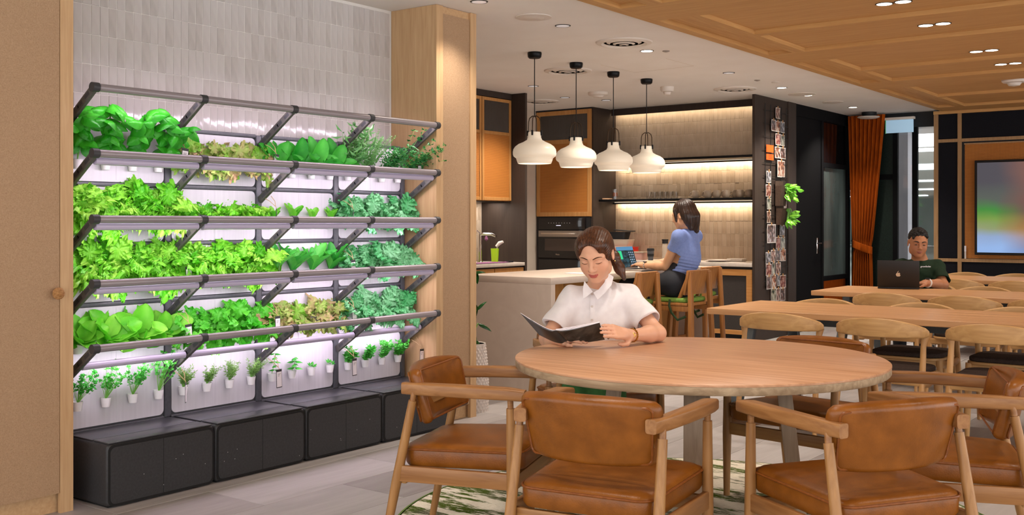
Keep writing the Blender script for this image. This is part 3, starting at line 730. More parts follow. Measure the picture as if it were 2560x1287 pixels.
def herbfoliage(kind, seed, h, n, mat_leaf):
    rr = random.Random(seed); st = MB(); lf = MB()
    def leaflet(p, d, L_, w_):
        d = Vector(d).normalized(); s_ = d.cross(Vector((rr.uniform(-1, 1), rr.uniform(-1, 1), 1))).normalized(); k = d.cross(s_)*L_*.18
        a = p; b = p+d*L_*.5+s_*w_*.5+k; c = p+d*L_; e = p+d*L_*.5-s_*w_*.5+k
        m_ = p+d*L_*.5
        lf.add([a, b, c, e, m_], [(0, 1, 4), (1, 2, 4), (2, 3, 4), (3, 0, 4)])
    for i in range(n):
        a = rr.uniform(0, 6.28); sp = rr.uniform(.1, .75)
        d = Vector((.35+sp*math.cos(a)*.6, sp*math.sin(a)*.8, 1)).normalized(); L_ = h*rr.uniform(.55, 1.15)
        pts = [Vector((0, 0, -.01))+d*L_*q+Vector((.12*L_*q*q, 0, -.10*L_*q*q)) for q in (0, .35, .7, 1)]
        st.tube(pts, [.0016, .0014, .0011, .0008], 4, cap=False)
        if kind == 'parsley':
            for q in (.62, .8, 1.0):
                p = pts[0].lerp(pts[3], q)
                for k in range(7 if q == 1 else 5): leaflet(p, (rr.uniform(-1, 1), rr.uniform(-1, 1), rr.uniform(-.3, 1)), rr.uniform(.012, .021), rr.uniform(.010, .016))
        elif kind == 'dill':
            for q in [.3+.07*z for z in range(11)]:
                p = pts[0].lerp(pts[3], q)
                for k in range(3): leaflet(p, (rr.uniform(-1, 1), rr.uniform(-1, 1), rr.uniform(-.2, .8)), rr.uniform(.012, .024), .003)
        elif kind == 'mintbush':
            for q in (.35, .5, .65, .78, .9, 1.):
                p = pts[0].lerp(pts[3], q)
                for k in range(3): leaflet(p, (rr.uniform(-1, 1), rr.uniform(-1, 1), rr.uniform(-.2, .5)), rr.uniform(.02, .034), rr.uniform(.014, .022))
        elif kind == 'needles':
            for q in [.2+.05*z for z in range(17)]:
                p = pts[0].lerp(pts[3], q)
                for k in range(4): leaflet(p, Vector((rr.uniform(-1, 1), rr.uniform(-1, 1), rr.uniform(.1, .9))), rr.uniform(.012, .02), .004)
        elif kind == 'long':
            for q in [.3+.1*z for z in range(8)]:
                p = pts[0].lerp(pts[3], q)
                for k in range(2): leaflet(p, (rr.uniform(-1, 1), rr.uniform(-1, 1), rr.uniform(-.5, .9)), rr.uniform(.045, .075), .011)
    return st, lf
rowname = ['top', 'second', 'third', 'fourth', 'bottom']; colname = ['leftmost', 'second', 'third', 'rightmost']
NM = {'basil': ('basil_plant', 'glossy bright green basil'), 'oakred': ('red_oak_lettuce', 'red-tinged oak leaf lettuce'), 'romaine': ('romaine_lettuce', 'deep green romaine lettuce'),
      'frill': ('frilly_lettuce', 'frilly lime green lettuce'), 'frills': ('frilly_lettuce', 'small frilly lime lettuce'), 'boks': ('bok_choy', 'tiny bok choy seedling'), 'bok': ('bok_choy', 'dark spoon-leaved bok choy'),
      'kale': ('curly_kale', 'curly blue-green kale'), 'butter': ('butter_lettuce', 'smooth light green lettuce'), 'oakgreen': ('green_oak_lettuce', 'green oak leaf lettuce'),
      'parsley': ('parsley_plant', 'leggy flat parsley'), 'dill': ('dill_plant', 'feathery sparse dill'), 'mint': ('mint_plant', 'small mint sprig'), 'celery': ('coriander_plant', 'bushy coriander'), 'herb': ('garden_herb', 'tall mixed green herb')}
CELL = [['basil', 'oakred', 'romaine', 'herb'], ['frill', 'frills', 'boks', 'kale'], ['frill', 'frill', 'bok', 'kale'], ['butter', 'oakgreen', 'oakred', 'kale'], ['parsley', 'dill', 'mint', 'celery']]
sd = 100
for r in range(5):
    for c in range(4):
        kind = CELL[r][c]
        for p in range(4):
            sd += 1; rr = random.Random(sd)
            y = GY+c*GP+.075+.15*p; z = JZ[r+1]+(.115 if r < 4 else .15)
            if kind == 'frill': z += .03
            t = thing(NM[kind][0], '%s, %s from left in the %s panel of the %s garden row' % (NM[kind][1], ORD[p], colname[c], rowname[r]), 'plant', (PXB+.028, y, z), 0, '%s plants in one garden panel' % NM[kind][1])
            obj('cup', cup_me, None, t)
            if kind == 'basil':
                st = MB(); hts = [.24, .27, .26, .20][p]
                for s_ in range(4):
                    a = rr.uniform(-1, 1); tip = Vector((.10+.08*rr.random(), a*.07, hts*rr.uniform(.55, 1.05)))
                    st.tube([(0, 0, 0), (.04, a*.02, tip.z*.5), tip], [.003, .0025, .0015], 5)
                    for q in (.45, .75, 1.0):
                        pt = Vector((tip.x*q, tip.y*q, tip.z*q))
                        for k in range(2 if q < 1 else 3):
                            ph = rr.uniform(0, 6.28); d = Vector((math.cos(ph)*.5+.35, math.sin(ph)*.9, rr.uniform(-1.0, .35)))
                            m_ = basis(d, Vector((.75, 0, .65))) @ Matrix.Diagonal((*(rr.uniform(.65, 1.2),)*3, 1)); m_.translation = pt
                            obj('leaf', rr.choice(LEAF['basil']), None, t, mtx=m_)
                obj('stem', st, M['stem'], t)
            elif kind == 'frill': rosette(t, 'frill', 26, 1.35, .80, sd, shell=.075)
            elif kind == 'frills': rosette(t, 'frill', 6, .85, [.85, .7, .95, .9][p], sd, Vector((.38, 0, .92)).normalized())
            elif kind == 'romaine': rosette(t, 'romaine', 12, 1.1, 1.12, sd)
            elif kind == 'butter': rosette(t, 'butter', 12, 1.25, 1.15, sd)
            elif kind == 'oakgreen': rosette(t, 'oakgreen', 22, 1.4, .85, sd, shell=.06)
            elif kind == 'oakred': rosette(t, 'oakred', 22, 1.4, .82, sd, shell=.06)
            elif kind == 'kale': rosette(t, 'kale', 12, 1.2, [.9, .95, 1.0, .9][p], sd, shell=.06)
            elif kind == 'bok': rosette(t, 'bok', 9, .62, 1.35, sd, Vector((.30, 0, .95)).normalized())
            elif kind == 'boks': rosette(t, 'boks', 5, .55, [1.1, 1.35, 1.1, 1.15][p], sd, Vector((.28, 0, .96)).normalized())
            elif kind == 'mint':
                if p < 2:
                    st = MB(); hh = [.115, .075][p]
                    st.tube([(0, 0, 0), (.02, 0, hh*.5), (.025, .005, hh)], .002, 5); obj('stem', st, M['stem'], t)
                    for q in range(5 if p == 0 else 4):
                        for s_ in (0, PI):
                            a = q*PI/2*1.0+s_+.6; d = Vector((math.cos(a), math.sin(a), .1)); m_ = basis(d, Vector((0, 0, 1))); m_.translation = Vector((.022, .002, hh*(q+1)/(5 if p == 0 else 4)))
                            if p == 1: m_ = m_ @ Matrix.Scale(1.3, 4)
                            obj('leaf', rr.choice(LEAF['mint']), None, t, mtx=m_)
                else: rosette(t, 'mint', 7, 1.0, .75, sd, Vector((.4, 0, .9)).normalized())
            else:
                if kind == 'parsley': k_, h_, n_, ml = 'parsley', [.19, .19, .21, .27][p], 17, 'parsley'
                elif kind == 'dill': k_, h_, n_, ml = 'dill', .125, 15, 'dill'
                elif kind == 'celery': k_, h_, n_, ml = 'mintbush', [.10, .11, .13, .11][p], 13, 'parsley'
                else: k_, h_, n_, ml = [('long', .30, 20, 'sage'), ('needles', .29, 26, 'sage'), ('mintbush', .30, 30, 'herbdark'), ('mintbush', .36, 26, 'herbdark')][p]
                st, lf = herbfoliage(k_, sd, h_, n_, ml)
                if kind == 'herb' and p >= 2:
                    for mb_ in (st, lf): mb_.xf(Matrix.Rotation(.38, 4, 'Y') @ Matrix.Rotation(-.30 if p == 3 else .0, 4, 'X'))
                obj('stem', st, M['stem'], t); fo = obj('foliage', lf, M[ml], t, smooth=0); fo['kind'] = 'stuff'
# ---- plant tags hung on jute strings
for (r, c, dy, hide) in [(0, 1, -.006, 0), (0, 2, .0, 0), (1, 2, .0, 1), (1, 3, 0, 1), (2, 1, .02, 0), (2, 2, .02, 1), (2, 3, 0, 0), (3, 1, .02, 0), (3, 2, .01, 0), (3, 3, .01, 0), (4, 1, .0, 1), (4, 2, .02, 0), (4, 3, .01, 0), (4, 4, .02, 0), (0, 4, .0, 0)]:
    y = GY+c*GP+dy; z = RZ[r]-.20-.03
    t = thing('plant_tag', 'white plant name tag on jute string, %s arm row, %s upright from the left' % (rowname[r], ORD[c]), 'tag', (PXB+.135, y, z-.0), 0, 'plant tags on the garden arms')
    st = MB().tube([(-.06, -.014, .045), (-.02, -.014, .03), (.012, 0, .0)], .0018, 5); st.tube([(.012, 0, 0), (-.01, .014, .03), (-.045, .016, .06)], .0018, 5)
    st.tube([(.012, 0, 0), (.016, .004, -.012)], .0018, 5); obj('string', st, M['jute'], t)
    a = .9 if hide else .12
    m_ = Matrix.Translation((.014, .004, -.062)) @ Matrix.Rotation(a+rr.uniform(-.1, .1), 4, 'Z') @ Matrix.Rotation(R.uniform(-.1, .1), 4, 'X')
    hold = obj('holder', MB().prism([(-.001, -.021), (.0008, -.021), (.0008, .021), (-.001, .021)], -.054, .05).xf(m_), M['boxblack'], t)
    obj('card', bx(.0008, .0016, -.018, .018, -.049, .036).xf(m_), M['card'], hold)
    ln = MB()
    for k in range(3): ln.box(.0016, .0019, -.011, .011-.005*k, .024-.006*k, .0255-.006*k)
    obj('print', ln.xf(m_), M['ink'], hold)
# ================================================================ KITCHEN
# ---- sink run (faces +X)
def upper_door(t, x, y0, y1, z0, z1, zs, k):
    fr = MB(); b = .035
    for (a, c, p, q) in [(y0, y0+b, z0, z1), (y1-b, y1, z0, z1), (y0+b, y1-b, z1-b, z1), (y0+b, y1-b, z0, z0+b), (y0+b, y1-b, zs-b/2, zs+b/2)]:
        fr.box(x-.02, x, a, c, p, q, bev=.002, seg=1)
    d = obj('door', fr, M['cabwood'], t)
    obj('reeded_glass', bx(x-.014, x-.009, y0+b, y1-b, zs+b/2, z1-b), M['reedglass'], d)
    obj('rattan_panel', bx(x-.012, x-.006, y0+b, y1-b, z0+b, zs-b/2), M['rattan'], d)
uc = thing('wall_cabinet', 'pair of oak wall cabinets with reeded glass over rattan doors above the sink', 'cabinet', (0, 0, 0))
obj('carcass', bx(-7.448, -7.042, 8.30, 9.325, 1.555, 2.672), M['cabwood'], uc)
upper_door(uc, -7.02, 8.80+.01, 9.325, 1.56, 2.668, 2.29, 0); upper_door(uc, -7.02, 8.29, 8.80, 1.56, 2.668, 2.29, 1)
o = obj('bulkhead', bx(-7.448, -7.02, 5.62, 9.33, 2.675, CZ-.001), M['darkpanel']); tag(o, 'dark filler strip between sink cabinets and ceiling', 'panel')
o = obj('end_panel', bx(-7.448, -6.84, 9.335, 9.372, 0, CZ-.001), M['darkpanel']); tag(o, 'tall dark veneer end panel beside the sink counter', 'panel')
lt = obj('led_strip', bx(-7.40, -7.10, 8.4, 9.3, 1.545, 1.553), M['metalblack']); tag(lt, 'thin black light strip under the sink wall cabinets', 'light')
area((-7.25, 8.85, 1.54), (0, 0, 0), .2, .9, 5, WARM)
sk = thing('sink_cabinet', 'low oak sink cabinets against the kitchen wall', 'cabinet', (0, 0, 0))
obj('carcass', bx(-7.448, -6.87, 5.7, 9.33, .08, .845), M['darkpanel'], sk)
for (a, b) in [(8.28, 8.80), (8.81, 9.32)]:
    fr = MB()
    for (p, q, z0, z1) in [(a, a+.05, .1, .83), (b-.05, b, .1, .83), (a+.05, b-.05, .78, .83), (a+.05, b-.05, .1, .15)]: fr.box(-6.87, -6.85, p, q, z0, z1)
    d = obj('door', fr, M['cabwood'], sk); obj('rattan_panel', bx(-6.868, -6.858, a+.05, b-.05, .15, .78), M['rattan'], d)
o = obj('sink_counter', bx(-7.448, -6.84, 5.7, 9.332, .848, .885, bev=.003), M['counter']); tag(o, 'pale stone counter carrying the tap and washing-up things', 'counter')
zc = .8855
tp = thing('kitchen_tap', 'tall chrome kitchen tap on the sink counter', 'tap', (-7.22, 9.02, zc))
obj('body', MB().lathe([(.001, 0), (.03, 0), (.03, .012), (.024, .03), (.024, .30), (.02, .315), (.001, .315)], 18), M['chrome'], tp)
obj('spout', MB().tube([(0, 0, .30), (.05, .01, .31), (.14, .03, .305), (.19, .04, .285)], [.017, .017, .016, .014], 12), M['chrome'], tp)
obj('lever', MB().rod((0, 0, .315), (-.01, -.05, .35), .006), M['chrome'], tp)
def cupbox(name, label, cat, x, y, r0, r1, h, mat, z=zc):
    t = thing(name, label, cat, (x, y, z))
    obj('body', MB().lathe([(.001, 0), (r0, 0), (r1, h), (r1-.003, h), (r0-.003, .006), (.001, .006)], 20), M[mat], t)
    return t
t = cupbox('brush_holder', 'lime green cup left of the chrome tap', 'holder', -7.22, 8.80, .042, .05, .155, 'lime')
obj('hole_handle', MB().tube([(.045, .03, .12), (.065, .045, .10), (.047, .033, .07)], .006, 8), M['lime'], t)
t = cupbox('brush_holder', 'lime green cup holding a dish brush behind the tap', 'holder', -7.10, 9.13, .036, .045, .15, 'lime')
b = MB().rod((0, 0, .02), (.02, .02, .17), .006); obj('brush_stick', b, M['whiteplastic'], t)
obj('brush_head', MB().tube([(.02, .0, .17), (.05, .02, .21), (.09, .03, .225)], [.016, .022, .014], 10), M['whiteplastic'], t)
obj('bloom', MB().lathe([(.001, .2), (.02, .22), (.012, .25), (.001, .255)], 10, (-.08, -.05, .03)), M['purple'], t)
t = thing('paper_roll', 'white paper towel roll at the left of the sink counter', 'paper roll', (-7.2, 8.62, zc)); obj('roll', MB().lathe([(.02, 0), (.055, 0), (.055, .25), (.02, .25), (.02, 0)], 24), M['card'], t); obj('core', MB().lathe([(.001, 0), (.019, 0), (.019, .26), (.001, .26)], 12), M['jute'], t)
o = obj('drying_mat', MB().grid(lambda u, v: (-7.10+u*.24, 8.45+v*.70, zc+.0025+.0035*math.sin(u*9)*math.sin(v*17)+.0035), 10, 24), M['purple']); tag(o, 'crumpled purple drying cloth on the sink counter', 'cloth')
o = obj('jar_lid', MB().lathe([(.001, 0), (.045, 0), (.045, .016), (.001, .016)], 20), M['black'], None, (-6.97, 9.22, zc)); tag(o, 'small black lid on the end of the sink counter', 'lid')
# ---- oven tower (faces -Y)
OY = 10.95
ot = thing('oven_tower', 'tall dark cabinet with rattan door over two built-in ovens', 'cabinet', (0, 0, 0))
obj('carcass', bx(-7.85, -7.0, OY+.022, 11.50, 0, CZ-.001), M['darkpanel'], ot)
obj('filler', bx(-7.85, -7.0, OY, OY+.021, 2.725, CZ-.002), M['black'], ot)
fr = MB(); b = .055; x0, x1, z0, z1, zs = -7.845, -7.02, 1.395, 2.72, 2.33
for (a, c, p, q) in [(x0, x0+b, z0, z1), (x1-b, x1, z0, z1), (x0+b, x1-b, z1-b, z1), (x0+b, x1-b, z0, z0+b), (x0+b, x1-b, zs-b/2, zs+b/2)]: fr.box(a, c, OY, OY+.021, p, q, bev=.002, seg=1)
d = obj('door', fr, M['cabwood'], ot); obj('reeded_glass', bx(x0+b, x1-b, OY+.008, OY+.013, zs+b/2, z1-b), M['reedglassx'], d); obj('rattan_panel', bx(x0+b, x1-b, OY+.005, OY+.012, z0+b, zs-b/2), M['rattanx'], d)
def oven(label, z0, z1, n):
    t = thing('built_in_oven', label, 'oven', (-7.43, OY, z0))
    h = z1-z0
    obj('housing', bx(-.40, .40, 0, .02, 0, h), M['black'], t)
    obj('control_panel', bx(-.37, .34, -.012, 0, h-.155, h-.005, bev=.003), M['blackglass'], t)
    dr = obj('door', bx(-.37, .34, -.018, 0, .0, h-.16, bev=.003), M['blackglass'], t)
    obj('steel_band', bx(-.365, .335, -.022, -.017, h-.245, h-.17), M['steel'], dr)
    hb = MB().box(-.30, .22, -.065, -.045, h-.215, h-.192, bev=.004); hb.box(-.29, -.27, -.05, -.02, h-.212, h-.195); hb.box(.19, .21, -.05, -.02, h-.212, h-.195)
    obj('handle', hb, M['steelb'], dr)
    obj('window', bx(-.27, .24, -.0195, -.0175, .09, h-.27), M['ovenwin'], dr)
    if n == 0:
        cp = MB()
        for k in range(9): cp.box(-.22+k*.04, -.212+k*.04, -.0126, -.012, h-.075, h-.068)
        obj('touch_icons', cp, M['chip'], t)
        obj('display', bx(-.10, -.03, -.0126, -.012, h-.107, h-.098), mk('oven display', (.6, .6, .7), emit=(.7, .7, .9), estr=.6), t)
        tx = text('nameplate', 'Miele', .028, M['steelb'], dr, Matrix.Translation((-.075, -.0188, .035)) @ Matrix.Rotation(PI/2, 4, 'X'))
    return t
def text(name, s, size, mat, parent, mtx, ext=.0004, bold=False):
    cu = bpy.data.curves.new(name, 'FONT'); cu.body = s; cu.size = size; cu.extrude = ext; cu.align_x = 'CENTER'
    tmp = bpy.data.objects.new('tmp', cu); C.objects.link(tmp)
    dg = bpy.context.evaluated_depsgraph_get(); me = bpy.data.meshes.new_from_object(tmp.evaluated_get(dg)); bpy.data.objects.remove(tmp)
    me.name = name; me.materials.clear(); me.materials.append(mat)
    return obj(name, me, None, parent, mtx=mtx)
M['steelb'] = mk('bright steel', H('c3b3a4'), rough=.25, metal=.8)
oven('black upper oven with bright steel handle under the rattan door', .875, 1.385, 0)
oven('lower black oven mostly behind the island', .30, .86, 1)
# ---- back counter and base cabinets under the tiles
bc = thing('base_cabinet', 'oak framed base cabinet under the tiled kitchen wall', 'cabinet', (0, 0, 0))
BY = 10.96
obj('carcass', bx(-6.995, -4.905, BY+.03, 11.50, .06, .80), M['darkpanel'], bc)
obj('plinth', bx(-6.995, -4.905, BY+.06, 11.4, 0, .06), M['black'], bc)
for (a, c) in [(-6.99, -6.30), (-6.29, -5.60), (-5.59, -4.91)]:
    fr = MB()
    for (p, q, z0, z1) in [(a, a+.07, .065, .795), (c-.07, c, .065, .795), (a+.07, c-.07, .725, .795), (a+.07, c-.07, .065, .115)]: fr.box(p, q, BY, BY+.029, z0, z1, bev=.002, seg=1)
    d = obj('door', fr, M['cabwoodx'], bc); obj('inset_panel', bx(a+.07, c-.07, BY+.014, BY+.022, .115, .725), M['blackweave'], d)
o = obj('back_counter', bx(-6.997, -4.905, BY-.01, 11.498, .825, .868, bev=.003), M['counter']); tag(o, 'pale stone back counter in front of the beige tiles', 'counter')
obj('shadow_gap', bx(-6.997, -4.905, BY+.02, 11.4, .80, .825), M['black'], bc)
# shelves with under-shelf light
for k, (z, x0, lab) in enumerate([(2.045, -6.98, 'upper empty black shelf on the tiled kitchen wall'), (1.565, -7.20, 'lower black shelf holding glasses and mugs on the tiled wall')]):
    t = thing('wall_shelf', lab, 'shelf', (0, 0, 0))
    xs = x0 if k == 0 else -6.985
    obj('board', bx(xs, -4.905, 11.07, 11.50, z+.012, z+.038, bev=.002), M['metalblack'], t)
    obj('light_channel', bx(xs, -4.905, 11.40, 11.43, z-.014, z+.002), M['metalblack'], t)
    obj('diffuser', bx(xs+.01, -4.91, 11.432, 11.498, z-.002, z+.011), mk('shelf diffuser %d' % k, (1, .85, .65), emit=(1, .80, .58), estr=.5), t)
    area((-5.95, 11.455, z-.008), (math.radians(8), 0, 0), 2.0, .04, 6.5, (1, .80, .56), t)
area((-5.95, 11.44, 2.70), (math.radians(8), 0, 0), 2.05, .05, 2.6, (1, .80, .56))
# glasses and mugs on the lower shelf
SZ = 1.6035
gl = MB().lathe([(.001, .002), (.026, .002), (.033, .085), (.0315, .085), (.0248, .008), (.001, .008)], 18).mesh('tumbler', M['glass'])
for k in range(11):
    o = obj('drinking_glass', gl, None, None, (-6.33+.072*(k//2*1.0)+.036*(k % 2), 11.16+.075*(k % 2), SZ))
    tag(o, 'clear drinking glass on the lower shelf, %s from the left' % ORD[k], 'glass', 'clear glasses on the lower shelf')
mg = MB().lathe([(.001, .003), (.034, .003), (.044, .02), (.046, .04), (.041, .078), (.034, .088), (.001, .090)], 22).mesh('body', M['mug'])
mh = MB().tube([(-.042, 0, .02), (-.062, 0, .03), (-.066, 0, .05), (-.056, 0, .066), (-.038, 0, .07)], .006, 8).mesh('handle', M['mug'])
for k, (x, y) in enumerate([(-5.70, 11.15), (-5.59, 11.25), (-5.54, 11.14), (-5.43, 11.15), (-5.31, 11.14), (-5.24, 11.25), (-5.14, 11.15), (-5.03, 11.14), (-4.955, 11.25)]):
    t = thing('mug', 'upturned stoneware mug on the lower shelf, %s from the left' % ORD[k], 'mug', (x, y, SZ), R.uniform(-.4, .4), 'upturned mugs on the lower shelf')
    obj('body', mg, None, t); obj('handle', mh, None, t)
t = thing('candle_jar', 'tall glass with amber drink at the left end of the lower shelf', 'jar', (-6.84, 11.22, SZ)); obj('glass', MB().lathe([(.001, .001), (.036, .001), (.036, .13), (.034, .13), (.033, .005), (.001, .005)], 18), M['glass'], t); obj('contents', MB().lathe([(.001, .04), (.032, .04), (.032, .085), (.001, .085)], 18), mk('amber', H('b26a44'), rough=.4), t)
t = thing('coaster_stack', 'low stack of pale coasters at the left end of the lower shelf', 'coasters', (-6.93, 11.18, SZ)); [obj('coaster', bx(-.045, .045, -.045, .045, .009*k, .009*k+.008, bev=.002, seg=1), mk('coaster %d' % k, H('c49a78'), rough=.7), t) for k in range(2)]
# things on the back counter
KZ = .8685
def rbox(name, label, cat, c, s, mat, rz=0, taper=1.0, lid=None):
    t = thing(name, label, cat, c, rz); w, d_, h = s
    rings = []
    for (z, k) in ((0, taper), (h*.85, 1.), (h, 1.)): rings.append([(u*k, v*k, z) for u, v in rrect(w, d_, min(w, d_)*.18, 4)])
    obj('body', MB().loft(rings), M[mat], t)
    if lid: obj('lid', MB().loft([[(u, v, h+.0005) for u, v in rrect(w*1.05, d_*1.06, .03, 4)], [(u, v, h+.013) for u, v in rrect(w*1.05, d_*1.06, .03, 4)]]), M[lid], t)
    else: obj('rim', MB().loft([[(u, v, h+.0003) for u, v in rrect(w*1.03, d_*1.03, .03, 4)], [(u, v, h+.006) for u, v in rrect(w*1.03, d_*1.03, .03, 4)]]), M[mat], t)
    return t
M['clearbox'] = mk('cloudy plastic', H('b8a896'), rough=.25, spec=.6)
M['pinkbox'] = mk('pinkish clear plastic', H('b98d83'), rough=.25, spec=.6)
rbox('toolbox', 'red box under the food containers on the back counter', 'box', (-6.79, 11.28, KZ), (.40, .22, .145), 'red')
rbox('food_container', 'cloudy plastic tub stacked on the red box', 'container', (-6.78, 11.27, KZ+.152), (.30, .17, .085), 'clearbox', 0, .85)
t = rbox('food_container', 'black tub with tilted lid on top of the container stack', 'container', (-6.81, 11.27, KZ+.244), (.25, .16, .085), 'black', 0, .85)
obj('lid', MB().loft([[(u, v, 0) for u, v in rrect(.24, .17, .03, 4)], [(u, v, .011) for u, v in rrect(.24, .17, .03, 4)]]).xf(Matrix.Translation((.075, 0, .103)) @ Matrix.Rotation(.07, 4, 'Y')), M['black'], t)
rbox('food_container', 'low clear pinkish container right of the red box', 'container', (-6.50, 11.18, KZ), (.22, .16, .085), 'pinkbox', .1, .9, 'clearbox')
t = thing('travel_cup', 'black reusable coffee cup on the back counter', 'cup', (-6.27, 11.10, KZ))
obj('cup', MB().lathe([(.001, 0), (.030, 0), (.042, .115), (.001, .115)], 20), M['framegrey'], t); obj('grip_band', MB().lathe([(.035, .045), (.0375, .045), (.0405, .078), (.0385, .078), (.035, .045)], 20), M['black'], t)
obj('lid', MB().lathe([(.001, .116), (.045, .116), (.045, .13), (.039, .143), (.001, .143)], 20), M['black'], t)
t = thing('water_bottle', 'clear ribbed bottle with black cap behind the coffee cup', 'bottle', (-6.14, 11.22, KZ))
pr = [(.001, 0), (.036, 0)] + [(.038-.002*(k % 2), .01+k*.018) for k in range(10)] + [(.03, .2), (.001, .2)]
obj('body', MB().lathe(pr, 20), M['clearbox'], t); obj('cap', MB().lathe([(.001, .2005), (.036, .2005), (.036, .235), (.04, .237), (.04, .25), (.001, .25)], 20), M['black'], t)
for k in range(2):
    o = obj('plate', MB().lathe([(.001, 0), (.08, 0), (.135, .012), (.135, .016), (.08, .006), (.001, .005)], 32), M['pot'], None, (-5.42+.02*k, 11.14, KZ+.008*k)); tag(o, '%s white plate at the right of the back counter' % ['lower', 'upper'][k], 'plate', 'plates on the back counter')
o = obj('tray', bx(-.10, .10, -.07, .07, 0, .035, bev=.012), M['counter'], None, (-5.28, 11.36, KZ)); tag(o, 'pale tray behind the white plates', 'tray')
t = cupbox('small_cup', 'little orange-banded cup at the end of the back counter', 'cup', -4.99, 11.25, .035, .042, .06, 'mug', KZ); obj('band', MB().lathe([(.040, .02), (.042, .02), (.0435, .045), (.0415, .045), (.040, .02)], 18), M['orange'], t)
rbox('folded_cloth', 'pale folded cloths on the back counter behind the seated woman', 'cloth', (-5.95, 11.25, KZ), (.22, .15, .05), 'counter', .2)
# ---- island
isl = thing('kitchen_island', 'pale stone waterfall kitchen island with knee space for stools', 'island', (-4.995, 7.925, 0))
def ib(x0, x1, y0, y1, z0, z1, bev=0.): return bx(x0+4.995, x1+4.995, y0-7.925, y1-7.925, z0, z1, bev=bev)
obj('top', ib(-5.42, -4.57, 6.57, 9.28, .848, .90, .003), M['stone'], isl)
obj('waterfall_panel', ib(-5.42, -4.57, 6.57, 6.625, 0, .848), M['stone'], isl)
obj('waterfall_panel', ib(-5.42, -4.57, 9.225, 9.28, 0, .848), M['stone'], isl)
obj('body', ib(-5.41, -4.95, 6.626, 9.224, .06, .847), M['darkpanel'], isl)
for k in range(4): obj('knee_panel', ib(-4.95, -4.935, 6.64+k*.645, 6.64+k*.645+.64, .065, .845), M['cabwood'], isl)
obj('plinth', ib(-5.38, -4.99, 6.63, 9.22, 0, .06), M['black'], isl)
t = thing('laptop', 'silver laptop with dark green screen open on the island', 'laptop', (-4.668, 8.07, .9005), math.radians(90))
obj('base', bx(-.147, .147, -.106, .106, 0, .014, bev=.005), M['laptop'], t)
obj('keyboard', bx(-.13, .13, -.03, .085, .0142, .0155), M['black'], t)
mt = Matrix.Translation((0, .104, .014)) @ Matrix.Rotation(math.radians(-18), 4, 'X')
ld = obj('lid', bx(-.147, .147, -.006, .002, 0, .205, bev=.004).xf(mt), M['laptop'], t)
def screenmat():
    m = bpy.data.materials.new('laptop screen'); m.use_nodes = True; n = m.node_tree.nodes; L = m.node_tree.links; b = n['Principled BSDF']
    tc = n.new('ShaderNodeTexCoord'); nz = n.new('ShaderNodeTexNoise'); nz.inputs['Scale'].default_value = 7; L.new(tc.outputs['Generated'], nz.inputs['Vector'])
    r = n.new('ShaderNodeValToRGB'); r.color_ramp.elements[0].color = (.004, .01, .012, 1); r.color_ramp.elements[0].position = .4; r.color_ramp.elements[1].color = (.02, .06, .08, 1); r.color_ramp.elements[1].position = .75
    L.new(nz.outputs['Fac'], r.inputs[0]); b.inputs['Base Color'].default_value = (0, 0, 0, 1); b.inputs['Roughness'].default_value = .2
    L.new(r.outputs[0], b.inputs['Emission Color']); b.inputs['Emission Strength'].default_value = 1.6; return m
obj('screen', bx(-.141, .141, -.0072, -.006, .008, .198).xf(mt), screenmat(), ld)
obj('screen_window', bx(-.13, -.07, -.0078, -.0072, .085, .16).xf(mt), mk('screen green', (.01, .3, .14), emit=(.01, .25, .12), estr=1.), ld)
obj('screen_sky', bx(-.140, .140, -.0076, -.0072, .165, .197).xf(mt), mk('screen blue', (.03, .1, .2), emit=(.03, .11, .2), estr=1.), ld)
ic = MB()
for i in range(6):
    for j in range(3): ic.box(.048+j*.03, .059+j*.03, -.0079, -.0072, .03+i*.022, .040+i*.022)
obj('icons', ic.xf(mt), mk('screen icons', (.2, .25, .35), emit=(.2, .26, .36), estr=.8), ld)
o = obj('paper_sheet', bx(-.10, .10, -.07, .07, 0, .004), M['card'], None, (-4.78, 7.28, .9005)); tag(o, 'pale notebook lying on the island left of the laptop', 'notebook')
# ---- bar stools
def make_stool():
    t = thing('bar_stool', 'x', 'stool')
    for s in (-1, 1):
        obj('leg', MB().bar((s*.19, -.20, 0), (s*.155, -.165, .905), .035, .045, up=(1, 0, 0), bev=.004), M['stoolwood'], t)
        obj('leg', MB().bar((s*.19, .20, 0), (s*.165, .155, .62), .035, .045, up=(1, 0, 0), bev=.004), M['stoolwood'], t)
        obj('side_rail', MB().bar((s*.166, -.17, .595), (s*.166, .16, .595), .03, .045, bev=.003), M['stoolwood'], t)
        obj('brace', MB().bar((s*.150, -.02, .60), (s*.150, -.135, .85), .024, .032, up=(1, 0, 0), bev=.003), M['stoolwood'], t)
        obj('stretcher', MB().bar((s*.183, -.185, .22), (s*.183, .19, .22), .022, .032, bev=.003), M['stoolwood'], t)
    obj('seat', bx(-.185, .185, -.15, .19, .62, .645, bev=.005), M['stoolwood'], t)
    bk = obj('backrest', bx(-.185, .185, -.012, .012, -.10, .11, bev=.005).xf(Matrix.Translation((0, -.135, .81)) @ Matrix.Rotation(.20, 4, 'X')), M['stoolwood'], t)
    obj('foot_bar', MB().bar((-.185, .19, .25), (.185, .19, .25), .022, .035, bev=.003), M['stoolwood'], t)
    cu = obj('cushion', bx(-.175, .175, -.13, .18, .646, .685, bev=.016, seg=3), M['cushion'], t)
    for s in (-1, 1): obj('tie', MB().tube([(s*.178, .02, .67), (s*.188, .02, .62), (s*.186, 0, .56), (s*.17, -.05, .50), (s*.15, -.12, .53)], .011, 6, flat=.35), M['strap'], cu)
    return t
st0 = make_stool()
